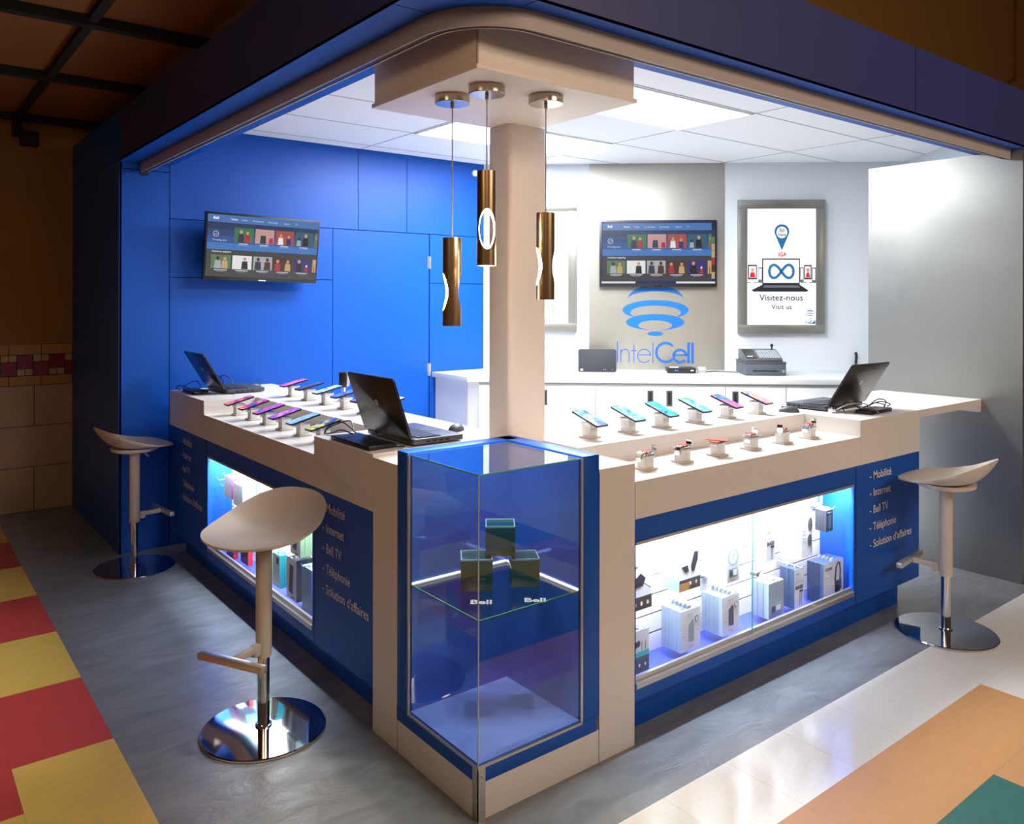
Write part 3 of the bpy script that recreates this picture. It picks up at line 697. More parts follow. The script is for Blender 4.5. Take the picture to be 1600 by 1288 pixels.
# ================================================================== TELEVISIONS
def people(mb, x0, y0, w, h, cols, M, z):
    """small picture: background plus simple figures"""
    bg, figs = cols
    mb.rect(x0, y0, x0 + w, y0 + h, bg, M, z)
    for i, (fx, fc, hc, sc_) in enumerate(figs):
        cx = x0 + fx * w
        mb.prism([(cx - .15 * w * sc_, y0 + .02 * h), (cx + .15 * w * sc_, y0 + .02 * h), (cx + .12 * w * sc_, y0 + .52 * h * sc_), (cx - .12 * w * sc_, y0 + .52 * h * sc_)], z + .0006, z + .0008, fc, M)
        mb.ellipse(cx, y0 + .66 * h * sc_, .06 * w * sc_ + .002, .12 * h * sc_, hc, M, z + .0006, n=14, t=.0003)
SCOL = {}
def tv(name_label, group, M, w, h, strip=False):
    t = thing('television', name_label, 'television', M.translation, group=group)
    MI = M.copy(); MI.translation = Vector((0, 0, 0))
    mb = MB(); mb.box(-w / 2, w / 2, -h / 2, h / 2, -.032, 0, 0, MI); mb.build('housing', BLACK, t, bevel=.003)
    mb = MB(); mb.box(-w * .3, w * .3, -h * .3, h * .3, -.05, -.032, 0, MI); mb.box(-.06, .06, -.06, .06, -.158 if not strip else -.054, -.05, 0, MI); mb.build('wall_bracket', BLACKM, t)
    bz = .016 * w; bb = .055 * h
    sx0, sx1, sy0, sy1 = -w / 2 + bz, w / 2 - bz, -h / 2 + bb, h / 2 - bz
    x1full = sx1
    names = ['hdr', 'g1', 'g2', 'g3', 'g4', 'low', 'txt', 'green', 'pinkbg', 'redbg', 'teal', 'grey', 'brown', 'purple', 'suit', 'skin', 'redc', 'white', 'blk', 'rim', 'foliage', 'tan']
    cols = [(72, 116, 178), (34, 54, 92), (40, 68, 120), (46, 84, 150), (62, 118, 190), (58, 58, 60), (225, 230, 240), (60, 115, 75), (195, 150, 150), (165, 75, 65), (50, 90, 110), (170, 170, 175), (70, 40, 25),
            (50, 40, 110), (45, 50, 65), (200, 150, 120), (170, 40, 50), (230, 230, 230), (20, 20, 22), (10, 20, 110), (90, 120, 80), (190, 165, 110)]
    ms = [scr(n_, c_, .9) for n_, c_ in zip(names, cols)]; ix = {n_: i for i, n_ in enumerate(names)}
    mb = MB()
    if strip:
        mb.rect(sx0, sy0, sx1, sy1, ix['rim'], MI, .0005)
        mb.rect(sx0, sy0, sx0 + .29 * w, sy0 + .028 * h, ix['white'], MI, .0012); mb.rect(sx1 - .33 * w, sy0, sx1, sy0 + .028 * h, ix['white'], MI, .0012)
        sw = .030 * w
        for k in range(8): mb.rect(sx1 - sw, sy0 + (.07 + .105 * k) * h, sx1 - .002, sy0 + (.07 + .105 * k + .10) * h, [ix['tan'], ix['brown'], ix['redc'], ix['tan'], ix['skin'], ix['foliage'], ix['suit'], ix['blk']][k], MI, .0012)
        x1 = sx1 - sw; x0 = sx0 + .008 * w; y0 = sy0 + .032 * h; y1 = sy1 - .02 * h
    else: x0, x1, y0, y1 = sx0, sx1, sy0, sy1
    Wd, H = x1 - x0, y1 - y0
    Xf = lambda a: x0 + a * Wd
    Yf = lambda a: y1 - a * H
    def rr(a, b, c, d, mi, z=.0018): mb.rect(Xf(a), Yf(d), Xf(c), Yf(b), ix[mi], MI, z)
    rr(0, 0, 1, .12, 'hdr'); 
    for k, cc in enumerate(('g1', 'g2', 'g3', 'g4')): rr(0, .12 + .11 * k, 1, .12 + .11 * (k + 1), cc)
    rr(0, .56, 1, 1, 'low')
    z = .0028
    def tx(s_, a, b, size, bold=0, wd=None): mb.text(s_, size * H, ix['txt'], MI, bold=bold, z=z, cx=Xf(a), cy=Yf(b), width=(wd * Wd if wd else None))
    tx('Bell', .045, .075, .06, .0012); tx('Home', .195, .075, .042, .0005)
    for s_, a in (('Guide', .29), ('On Demand', .385), ('Recordings', .525), ('Search', .672)): tx(s_, a, .075, .036)
    mb.stroke([(Xf(.785) + .016 * H * math.cos(k * .5236), Yf(.06) + .016 * H * math.sin(k * .5236)) for k in range(12)], .003 * H, ix['txt'], MI, z, closed=True)
    mb.stroke([(Xf(.073) + .042 * H * math.cos(k * .314), Yf(.31) + .042 * H * math.sin(k * .314)) for k in range(20)], .007 * H, ix['txt'], MI, z, closed=True)
    mb.stroke([(Xf(.058), Yf(.33)), (Xf(.068), Yf(.305)), (Xf(.076), Yf(.32)), (Xf(.088), Yf(.295))], .006 * H, ix['txt'], MI, z)
    tx('Trending now', .045, .42, .04); tx('Continue enjoying', .045, .605, .042, .0003)
    R1 = [('green', [(.35, 'suit', 'skin', 1.1), (.68, 'redc', 'skin', 1.0)]), ('pinkbg', [(.42, 'suit', 'skin', 1.1), (.85, 'redc', 'skin', .8)]), ('redbg', [(.28, 'white', 'skin', 1.0), (.72, 'purple', 'skin', .9)]),
          ('teal', [(.58, 'blk', 'skin', 1.15), (.2, 'grey', 'blk', .8)]), ('foliage', [(.5, 'redc', 'skin', 1.0)])]
    R2 = [('foliage', [(.35, 'grey', 'brown', 1.15), (.7, 'tan', 'skin', 1.1)]), ('white', [(.64, 'blk', 'skin', 1.15)]), ('grey', [(.25, 'suit', 'brown', 1.2), (.75, 'brown', 'brown', 1.2)]),
          ('brown', [(.22, 'redc', 'skin', 1.1), (.78, 'tan', 'skin', 1.1)]), ('purple', [(.32, 'blk', 'skin', 1.2), (.75, 'redc', 'white', .7)]), ('tan', [(.5, 'redc', 'skin', 1.0)])]
    for k, (bg, fg) in enumerate(R1):
        a = .23 + .185 * k; b = min(a + .17, .998)
        people(mb, Xf(a), Yf(.43), Xf(b) - Xf(a), .24 * H, (ix[bg], [(f0, ix[f1], ix[f2], f3) for f0, f1, f2, f3 in fg]), MI, .0026)
        if k < 4: rr(a + .045, .447, a + .12, .458, 'txt', z); rr(a + .035, .472, a + .13, .478, 'grey', z)
    for k, (bg, fg) in enumerate(R2):
        a = .04 + .185 * k; b = min(a + .17, .998)
        people(mb, Xf(a), Yf(.87), Xf(b) - Xf(a), .225 * H, (ix[bg], [(f0, ix[f1], ix[f2], f3) for f0, f1, f2, f3 in fg]), MI, .0026)
        if k < 5: rr(a + .03, .886, a + .14, .897, 'txt', z); rr(a + .05, .910, a + .12, .916, 'grey', z)
    mb.build('screen', ms, t, fix=False)
    mb = MB(); mb.rect(-.032 * w, -h / 2 + .008 * h, .032 * w, -h / 2 + .022 * h, 0, MI, .0005); mb.build('badge', CHROME, t)
    return t
M = frame(WP(1.446, .06, 1.982), DW, (0, 0, 1))
tv('television on the brushed steel panel, above the blue globe logo', None, M, .957, .552, True)
pt = math.radians(9)
xx = Vector((1, 0, -.02)).normalized(); yy = Vector((0, -math.sin(pt), math.cos(pt)))
M = frame((.599, 3.31, 1.938), xx, yy)
tv('television tilted down on the blue panelled wall at left', None, M, .785, .442)

# ================================================================== POSTERS ON THE WHITE WALL
PK = .000931
def poster(u0, u1, z0, z1, label, art):
    t = thing('framed_poster', label, 'poster', WP((u0 + u1) / 2, .02, z0), group=None)
    M = frame(WP(0, 0, 0), DW, (0, 0, 1)); b = .072
    mb = MB()
    for a in ((u0, u1, z0, z0 + b), (u0, u1, z1 - b, z1), (u0, u0 + b, z0 + b, z1 - b), (u1 - b, u1, z0 + b, z1 - b)): mb.box(*a, .001, .045, 0, M)
    mb.build('frame', mat('champagne_frame', (.25, .245, .215), .35, metal=.6), t, world=True, bevel=.002)
    mb = MB(); mb.box(u0 + b, u1 - b, z0 + b, z1 - b, .001, .030, 0, M)
    mb.build('backlit_sheet', mat('lightbox_sheet', (.9, .9, .9), .5, emit=(1, 1, 1), es=.35), t, world=True)
    mb = MB(); art(mb, frame(WP(0, .031, 0), DW, (0, 0, 1))); 
    mb.build('printed_art', [mat('print_teal', (.008, .14, .33), .5), mat('print_red', (.65, .01, .01), .5), mat('print_black', (.012, .014, .022), .4), WHITEP, mat('print_grey', (.12, .13, .15), .5), mat('print_skin', (.55, .3, .2), .5)], t, world=True, fix=False)
def art1(mb, M):
    X = lambda x: 2.1 + (x - 70) * PK
    Z = lambda y: 2.423 - (y - 72) * .000940
    def P(*p): return [(X(a), Z(b)) for a, b in p]
    c = [(451 + 64 * math.cos(math.radians(a)), 349 - 64 * math.sin(math.radians(a))) for a in range(-25, 206, 7)]
    mb.prism(P(*c, (451, 514)), 0, .0005, 0, M); mb.ellipse(X(451), Z(356), 48 * PK, 52 * PK, 3, M, .0006)
    mb.text('Ici', 48 * PK, 4, M, bold=.0007, z=.0014, cx=X(430), cy=Z(351)); mb.text('Here', 36 * PK, 4, M, bold=.0005, z=.0014, cx=X(418), cy=Z(388), width=66 * PK)
    mb.text('IGA', 52 * PK, 1, M, bold=.0016, shear=.25, z=.001, cx=X(416), cy=Z(565), width=70 * PK)
    for (a, b, c_, d, q) in ((158, 638, 236, 766, 1), (643, 640, 708, 766, 2)):
        mb.prism(P((a, b), (c_, b), (c_, d), (a, d)), 0, .0005, 2, M); mb.prism(P((a + 8, b + 12), (c_ - 8, b + 12), (c_ - 8, d - 14), (a + 8, d - 14)), .0006, .0008, 3, M)
        mb.ellipse(X((a + c_) / 2), Z(b + 45), 14 * PK, 18 * PK, 5, M, .001); mb.prism(P((a + 14, d - 18), (c_ - 14, d - 18), (c_ - 22, b + 66), (a + 22, b + 66)), .001, .0012, 1, M)
    for (a, b, c_, d) in ((245, 660, 282, 790), (607, 660, 640, 790), (712, 662, 745, 795)):
        mb.prism(P((a, b), (c_, b), (c_, d), (a, d)), 0, .0004, 4, M); mb.prism(P((a + 6, b + 10), (c_ - 5, b + 10), (c_ - 5, d - 22), (a + 6, d - 22)), .0005, .0007, 3, M)
    for a, c_ in ((147, 190), (205, 285), (610, 672), (683, 745)): mb.prism(P((a, 795), (c_, 795), (c_ - 8, 789), (a + 8, 789)), 0, .0004, 4, M)
    mb.prism(P((280, 583), (608, 583), (606, 812), (282, 812)), .0008, .0012, 2, M); mb.prism(P((290, 594), (600, 594), (600, 796), (290, 796)), .0013, .0015, 3, M)
    mb.prism(P((285, 812), (606, 812), (682, 862), (668, 873), (205, 873), (187, 860)), .0008, .0012, 2, M)
    mb.prism(P((300, 818), (595, 818), (612, 838), (290, 838)), .0013, .0014, 4, M)
    inf = []
    for k in range(64):
        a = 2 * math.pi * k / 64; s_ = math.sin(a); dn = 1 + s_ * s_ * .75
        inf.append((X(447 + 104 * math.cos(a) / dn * 1.0), Z(697 - 150 * s_ * math.cos(a) / dn)))
    mb.stroke(inf, 23 * PK, 0, M, .0016, closed=True)
    mb.text('Visitez-nous', 76 * PK, 2, M, bold=.0008, z=.001, cx=X(257), cy=Z(950), width=378 * PK); mb.text('Visit us', 62 * PK, 2, M, bold=.0006, z=.001, cx=X(362), cy=Z(1026), width=176 * PK)
    for (ry, cy, rx) in ((15, 1048, 30), (11, 1068, 36), (9, 1088, 33)):
        mb.ring([(X(696 + rx * math.cos(math.radians(a))), Z(cy - ry * math.sin(math.radians(a)))) for a in range(0, 181, 12)], [(X(696 + (rx - 5) * math.cos(math.radians(a))), Z(cy - .35 * ry * math.sin(math.radians(a)))) for a in range(0, 181, 12)], 0, M, .001, closed=False)
    mb.ellipse(X(696), Z(1107), 9 * PK, 4 * PK, 0, M, .001)
    mb.text('Intel', 42 * PK, 0, M, bold=.0003, z=.001, cx=X(652), cy=Z(1152), width=44 * PK); mb.text('Cell', 42 * PK, 0, M, bold=.0016, z=.001, cx=X(697), cy=Z(1152), width=44 * PK)
def art2(mb, M):
    mb.stroke([(.60, 1.455), (.648, 1.455), (.648, 1.60), (.60, 1.60)], .003, 4, M)
    mb.rect(.630, 1.475, .636, 1.50, 2, M); mb.stroke([(.555, 2.07), (.66, 2.07)], .002, 4, M); mb.stroke([(.25, 2.05), (.25, 1.9), (.30, 1.85)], .003, 4, M)
    mb.stroke([(.565, 1.56), (.585, 1.55), (.590, 1.52), (.575, 1.50)], .008, 0, M); mb.ellipse(.35, 1.75, .10, .14, 4, M); mb.ellipse(.35, 1.75, .093, .133, 3, M, .0008)
poster(2.101, 2.80, 1.326, 2.423, 'champagne framed poster with a blue map pin and laptop, right of the steel panel', art1)
poster(.084, .78, 1.332, 2.41, 'champagne framed white poster half hidden behind the column', art2)

# alarm disc on the blue wall
tag(MB().cyl((2.455, YW - .0005, 2.652), (2.455, YW - .022, 2.652), .026, n=28).cyl((2.455, YW - .022, 2.652), (2.455, YW - .028, 2.652), .014, n=20).build('smoke_detector', WHITEP, smooth=True, bevel=.002),
    'small round white detector high on the blue wall beside the column', 'detector')

# ================================================================== THINGS ON THE BACK COUNTER
def at(u, off, z=1.02): return WP(u, off, z)
ang = math.atan2(DW.y, DW.x)
# modem
t = thing('internet_modem', 'black rounded upright modem on the back counter beside the logo lettering', 'modem', at(.94, .235), ang)
mb = MB(); mb.prism(rrect(-.152, .152, 0, .183, .018), -.028, .028, 0, Matrix(((1, 0, 0, 0), (0, 0, 1, 0), (0, 1, 0, 0), (0, 0, 0, 1)))); mb.build('case', mat('modem_black', (.022, .024, .028), .55, bump=.3, scale=400), t, bevel=.003)
mb = MB(); mb.box(-.135, -.115, -.0295, -.028, .012, .026); mb.build('badge', WHITEP, t)
mb = MB()
for x in (.05, .064, .118): mb.box(x, x + .006, -.0295, -.028, .018, .024)
mb.build_each('status_light', scr('led_blue', (120, 170, 255), 2), t)
# set-top box
t = thing('set_top_box', 'flat black set-top box with a blue clock display under the logo lettering', 'set-top box', at(1.60, .26), ang)
MB().box(-.112, .112, -.07, .07, .003, .045).build('case', BLACK, t, bevel=.006)
mb = MB(); mb.text(':12', .022, 0, frame((-.058, -.0712, .018), (1, 0, 0), (0, 0, 1))); mb = MB(); 
for x in (-.055, -.045, -.034): mb.box(x, x + .007, -.0715, -.0705, .018, .030)
mb.build('clock_display', scr('led_blue2', (70, 120, 240), 1.5), t)
mb = MB(); mb.box(-.09, -.02, -.05, .0, .045, .047).box(.07, .092, -.0715, -.0705, .020, .028); mb.build_each('sticker', WHITEP, t)
# acrylic card holder
t = thing('card_holder', 'small clear acrylic holder with cards, right of the set-top box', 'card holder', at(1.765, .27), ang)
mb = MB(); mb.box(-.034, .034, -.02, .02, 0, .004).box(-.034, -.031, -.02, .02, .004, .04).box(.031, .034, -.02, .02, .004, .04).box(-.034, .034, -.02, -.018, .004, .022); mb.build('tray', ALU, t)
mb = MB(); mb.box(-.029, .029, -.012, .014, .005, .046); mb.build('cards', mat('cards_cream', (.75, .70, .55), .6), t)
# cash register
t = thing('cash_register', 'grey and black cash register with cash drawer on the back counter', 'cash register', at(2.215, .31), ang)
MB().box(-.152, .152, -.17, .17, .004, .090).build('cash_drawer', mat('drawer_grey', (.085, .10, .12), .5), t, bevel=.004)
MB().box(-.154, .154, -.172, .172, .090, .106).build('drawer_lid', DGREY, t, bevel=.003)
MB().box(-.10, .09, -.1725, -.1705, .034, .041).build('drawer_slot', BLACKM, t)
MB().cyl((.132, -.170, .036), (.132, -.177, .036), .011, n=20).build('drawer_lock', ALU, t, smooth=True)
mb = MB(); RM = Matrix(((0, 0, 1, 0), (1, 0, 0, 0), (0, 1, 0, 0), (0, 0, 0, 1)))
mb.prism([(-.14, .106), (-.14, .128), (.06, .190), (.14, .190), (.14, .106)], -.142, .135, 0, RM); mb.build('keyboard_unit', mat('till_body', (.10, .11, .12), .4), t, bevel=.004)
mb = MB(); sl = frame((0, -.14, .1295), (1, 0, 0), (0, .2, .062))
mb.box(-.138, -.055, .008, .19, 0, .004, 0, sl); mb.build('till_display', BLACK, t)
mb = MB(); mb.box(-.125, -.085, .03, .045, .004, .0055, 0, sl); mb.build('till_badge', WHITEP, t)
mb = MB()
for i in range(8):
    for j in range(6): mb.box(-.035 + i * .020, -.020 + i * .020, .015 + j * .028, .035 + j * .028, 0, .006, 0, sl)
mb.build('till_keys', mat('till_keys', (.42, .46, .48), .5), t)
mb = MB(); mb.cyl((.10, .05, .185), (.10, .05, .215), .006, n=12).ball((.10, .05, .222), .013); mb.build('till_knob', BLACK, t, smooth=True)
# cables on back counter
tag(MB().tube([at(1.145, .20, 1.027), at(1.25, .19, 1.028), at(1.36, .22, 1.026), at(1.44, .20, 1.028), at(1.49, .27, 1.026)], .0045).build('white_cable', WHITEP, smooth=True),
    'white cable lying between the modem and the set-top box', 'cable')
tag(MB().tube([at(1.81, .2, 1.026), at(1.9, .17, 1.026), at(1.98, .20, 1.026), at(2.05, .24, 1.026)], .004).build('black_cable', BLACK, smooth=True),
    'black cable lying between the card holder and the cash register', 'cable')
# black cable bundle rising by steel wall
q = WP(3.05, .02, 1.02)
mb = MB()
for k in range(5): mb.tube([(q.x + .006 * k, q.y - .003 * (k % 2), 1.02), (q.x + .006 * k - .006, q.y, 1.07), (q.x + .006 * k + .004, q.y, 1.14), (q.x + .006 * k, q.y + .004, 1.175)], .0045)
tag(mb.build('cable_bundle', BLACK, smooth=True), 'black cable bundle rising beside the back edge of the steel wall', 'cable')

# ================================================================== LAPTOPS
def laptop(loc, rz, w, d, lean, label, lw=.25):
    """local: x along hinge, base extends +y, lid leans to -y"""
    t = thing('laptop', label, 'laptop', loc, rz)
    mb = MB(); mb.prism(rrect(0, w, 0, d, .012, 4), .004, .026); mb.build('base', PALM, t, bevel=.002)
    mb = MB(); mb.box(.012, w - .012, .03, d * .58, .026, .0275); mb.build('key_tray', BLACK, t)
    mb = MB()
    for i in range(15):
        for j in range(5): mb.box(.018 + i * (w - .036) / 15, .018 + (i + .86) * (w - .036) / 15, .036 + j * .021, .036 + j * .021 + .017, .0275, .030)
    mb.build('keyboard', KEYM, t)
    mb = MB(); mb.box(w * .34, w * .62, d * .64, d * .93, .026, .0268); mb.build('touchpad', DGREY, t)
    a = math.radians(lean)
    LMx = frame((0, -.006, .024), (1, 0, 0), (0, -math.sin(a), math.cos(a)))        # z of this frame faces -y side? (x cross y)
    mb = MB(); mb.prism(rrect(0, w, .004, lw, .012, 4), -.005, .005, 0, LMx); lid = mb.build('lid', LIDM, t, bevel=.002)
    zf = -.0056 if LMx.to_3x3().col[2].y > 0 else .0056
    mb = MB()
    mb.box(.014, w - .014, .022, lw - .014, -zf - .0004, -zf + .0004, 0, LMx); mb.build('screen', SCRBLK, lid)
    mb = MB(); mb.cyl(LMx @ Vector((w / 2, lw * .55, zf * .9)), LMx @ Vector((w / 2, lw * .55, zf * 1.12)), .0135, n=28); mb.build('round_badge', mat('badge_grey', (.42, .40, .38), .3, metal=.5), lid)
    mb = MB()
    Mx = LMx @ Matrix.Translation((w / 2, lw * .55, zf * 1.2)) @ (Matrix.Rotation(math.pi, 4, 'Y') if zf < 0 else Matrix.Identity(4))
    mb.text('hp', .017, 0, Mx, cx=-.0085, cy=-.004, shear=.25); mb.build('badge_letters', BLACK, lid, fix=False)
    mb = MB(); mb.cyl((.03, -.002, .022), (.09, -.002, .022), .008, n=12).cyl((w - .09, -.002, .022), (w - .03, -.002, .022), .008, n=12); mb.build_each('hinge', BLACK, t, smooth=True)
    mb = MB()
    for k in range(9): mb.box(-.0008, .001, .05 + k * .012, .056 + k * .012, .010, .018)
    for k in range(3): mb.box(-.0008, .001, d - .09 + k * .028, d - .072 + k * .028, .009, .017)
    for k in range(4): mb.box(w - .001, w + .0008, .06 + k * .03, .078 + k * .03, .010, .017)
    mb.build('side_ports', BLACKM, t)
    return t
# A: lid along y at x=.19 (opens toward +x)
laptop((.195, .705, 1.030), math.radians(90), .375, .245, 0, '', .26) if False else None
def laptop_left(x, y0, y1, z, lean, label, d=.24, lw=.26):
    # mirrored placement: hinge along -y so that local +y (base) points to world +x
    return laptop((x, y1, z), math.radians(-90), y1 - y0, d, lean, label, lw)
laptop_left(.195, .705, 1.085, 1.026, 19, 'black laptop nearest the glass case on the left counter, lid turned to the viewer')
laptop_left(.205, 2.885, 3.255, 1.026, 31, 'black laptop at the far end of the left counter against the blue wall')
laptop((2.395, .265, 1.026), 0, .375, .235, 32, 'black laptop on the right counter near the steel wall', .265)

def mouse(loc, rz, label):
    t = thing('computer_mouse', label, 'mouse', loc, rz)
    mb = MB(); mb.ball((0, 0, .0), .03, (1.75, 1.0, 1.05), n=24); 
    mb.v = [Vector((v.x, v.y, max(v.z, 0))) for v in mb.v]
    mb.build('shell', DGREY, t, smooth=True)
    MB().box(.018, .038, -.003, .003, .022, .0285).build('scroll_wheel', BLACK, t, bevel=.001)
mouse((.55, .93, 1.0242), 0.5, 'grey mouse on the left counter beyond the laptop nearest the glass case')
mouse((.48, 3.17, 1.0242), 0.2, 'dark mouse on the far end of the left counter by the blue wall')
mouse((2.245, .38, 1.0242), 2.2, 'dark grey mouse left of the laptop on the right counter')

def dock(loc, rz, label, cab, w=.24, d=.09):
    t = thing('laptop_dock', label, 'docking station', loc, rz)
    mb = MB(); mb.prism([(0, 0), (w, 0), (w - .01, d), (.01, d)], 0, .018); mb.build('housing', BLACK, t, bevel=.004)
    mb = MB(); mb.box(.03, .10, .02, .06, .018, .019); mb.build('sticker', DGREY, t)
    mb = MB()
    for c in cab: MB().tube(c, .0028).build('cable', BLACK, t, smooth=True)
dock((.015, 1.06, 1.0242), math.radians(-90), 'black docking station with looping cables behind the laptop nearest the glass case',
     [[(-.04, .14, .004), (-.10, .10, .05), (-.13, .05, .03), (-.125, .03, .004)], [(-.03, .12, .02), (-.09, .13, .055), (-.14, .06, .025), (-.12, .035, .003)], [(.05, .1, .01), (-.02, .06, .03), (-.08, .05, .012), (-.12, .04, .003)],
      [(.1, .1, .01), (.2, .12, .008), (.28, .1, .006), (.30, .14, .006)], [(.14, .09, .01), (.24, .10, .014), (.31, .12, .004), (.34, .15, .004)]], .33, .125)
dock((.045, 3.22, 1.0242), math.radians(-90), 'black docking station behind the laptop at the far end of the left counter',
     [[(-.02, .12, .02), (-.05, .10, .055), (-.07, .04, .03), (-.05, .02, .004)], [(.04, .03, .02), (.02, -.02, .04), (-.02, -.03, .02), (-.05, 0, .003)], [(.22, .06, .01), (.30, .04, .02), (.33, .10, .01), (.36, .2, .003)],
      [(-.1, .2, .004), (-.12, .24, .07), (-.09, .27, .06), (-.05, .28, .004)], [(-.06, .24, .004), (-.08, .27, .075), (-.05, .31, .06), (-.02, .33, .004)], [(.1, .0, .01), (.15, -.02, .02), (.2, -.015, .01), (.26, .01, .003)]])
dock((2.47, .06, 1.0242), 0.06, 'black docking station with cables behind the laptop on the right counter',
     [[(.05, .08, .02), (.02, .13, .05), (-.02, .14, .035), (-.06, .11, .01)], [(.10, .09, .02), (.14, .02, .055), (.20, -.005, .04), (.25, .03, .02)], [(.15, .09, .02), (.18, .05, .06), (.23, .03, .05), (.27, .06, .004)],
      [(.24, .05, .006), (.29, .06, .02), (.27, .10, .03), (.22, .11, .02)]])
# security cable on right laptop
t = thing('laptop_security_lock', 'chrome cable lock clamped to the laptop on the right counter', 'lock', (2.385, .235, 1.026))
MB().cyl((0, 0, .012), (.0, -.035, .012), .009, n=14).box(-.012, .012, -.02, .004, .0, .030).build('lock_head', CHROME, t, bevel=.002)
MB().tube([(0, -.03, .014), (.04, -.075, .045), (.10, -.13, .05), (.14, -.165, .02), (.155, -.175, .004)], .003).build('cable', ALU, t, smooth=True)

# ================================================================== PHONES AND WATCHES
def make_stand(h, base=.036):
    t = thing('display_stand', '', 'display stand', (0, 0, 0))
    MB().prism(rrect(-base, base, -base, base, .010, 4), 0, .008).build('base_plate', STANDB, t, bevel=.0015)
    MB().prism(rrect(-.026, .026, -.022, .022, .004, 3), .008, h - .012).build('post', STAND, t, smooth=True)
    mb = MB(); mb.prism(rrect(-.029, .029, -.024, .024, .004, 3), h - .012, h, 0); mb.box(-.032, -.028, -.018, .018, h - .018, h - .002).box(.028, .032, -.018, .018, h - .018, h - .002)
    mb.build('clamp_head', mat('clamp_silver', (.62, .62, .62), .25, metal=.6), t, bevel=.001)
    return t
def place_phone(first, x, y, z, rz, stops, label, slabel, seed, long_=.158, wid=.072, tilt=17, hgt=.066):
    if first[0] is None: st = make_stand(hgt); first[0] = st
    else: st = copy_tree(first[0])
    st.location = (x, y, z); st.rotation_euler = (0, 0, rz); st['label'] = slabel; st['group'] = 'white security stands holding phones'
    # local +x of the phone = its long axis, far end raised
    a = math.radians(tilt)
    ph = thing('smartphone', label, 'phone', (x, y, z + hgt + .0145), rz, 'display phones on white stands'); 
    ph.rotation_euler = (0, -a, rz)
    MB().prism(rrect(-long_ / 2, long_ / 2, -wid / 2, wid / 2, .009, 4), -.004, .004).build('body', mat('phone_body', (.02, .02, .035), .25, metal=.4), ph, bevel=.001)
    MB().prism(rrect(-long_ / 2 + .003, long_ / 2 - .003, -wid / 2 + .003, wid / 2 - .003, .007, 4), .004, .0046).build('screen', wallpaper('phone_wallpaper_%d' % seed, stops, 14, seed), ph)
    return ph
ORD = ['first', 'second', 'third', 'fourth', 'fifth', 'sixth']
BL = [(20, 60, 170), (60, 130, 210), (90, 170, 225), (240, 130, 60)]
CY = [(30, 110, 180), (80, 200, 220), (150, 220, 230), (200, 210, 120)]
PKc = [(40, 40, 120), (60, 80, 180), (230, 80, 110), (250, 140, 90)]
first = [None]
cR = [BL, CY, [(20, 80, 190), (40, 190, 210), (60, 160, 220), (120, 190, 160)], [(20, 90, 190), (60, 190, 225), (150, 220, 235), (90, 190, 200)], [(40, 60, 180), (60, 110, 200), (220, 80, 120), (240, 110, 130)], [(90, 90, 200), (240, 110, 150), (250, 150, 90), (70, 110, 210)]]
dR = ['blue and orange', 'cyan speckled', 'turquoise', 'blue and cyan', 'blue and pink', 'violet and orange']
for i, x in enumerate((.894, 1.124, 1.343, 1.575, 1.816, 2.06)):
    place_phone(first, x, .445, 1.024, math.radians(92), cR[i], '%s screen phone, %s from the glass case, right counter' % (dR[i], ORD[i]),
                'white stand under the %s phone of the right counter, counted from the glass case' % ORD[i], 10 + i, tilt=18)
cL = [[(190, 60, 60), (90, 40, 120), (240, 120, 60), (60, 70, 150)], [(60, 150, 200), (240, 120, 60), (200, 50, 120), (80, 60, 160)], [(60, 80, 200), (220, 70, 120), (150, 70, 200), (60, 150, 210)],
      [(140, 70, 190), (180, 90, 220), (120, 50, 150), (200, 120, 230)], [(110, 150, 190), (150, 190, 220), (90, 130, 180), (190, 220, 235)], [(40, 60, 120), (60, 90, 160), (200, 200, 70), (50, 80, 150)]]
dL = ['red and purple', 'orange and teal', 'blue and magenta', 'violet', 'pale blue', 'navy and yellow']
for i, y in enumerate((2.525, 2.301, 2.085, 1.873, 1.652, 1.43)):
    place_phone(first, .155, y, .946, math.radians(2), cL[i], '%s screen phone, %s from the far end, left counter front row' % (dL[i], ORD[i]),
                'white stand, %s from the far end, left counter front row' % ORD[i], 20 + i, tilt=14)
cU = [[(200, 60, 160), (150, 60, 190), (230, 120, 190), (90, 50, 150)], [(40, 50, 80), (60, 75, 110), (50, 60, 95), (70, 90, 130)], [(90, 140, 210), (200, 220, 240), (110, 160, 220), (80, 120, 200)], [(50, 80, 170), (90, 120, 200), (60, 70, 140), (110, 150, 220)],
      [(60, 60, 120), (90, 80, 150), (50, 50, 90), (120, 90, 160)], [(190, 190, 200), (220, 225, 230), (170, 175, 190), (230, 230, 240)]]
dU = ['magenta', 'dark slate', 'pale sky blue', 'royal blue', 'dim purple', 'silver']
for i, y in enumerate((2.545, 2.325, 2.091, 1.868, 1.645, 1.42)):
    place_phone(first, .487, y, 1.024, math.radians(2), cU[i], '%s screen phone, %s from the far end, left counter rear row' % (dU[i], ORD[i]),
                'white stand, %s from the far end, left counter rear row' % ORD[i], 30 + i, tilt=12)
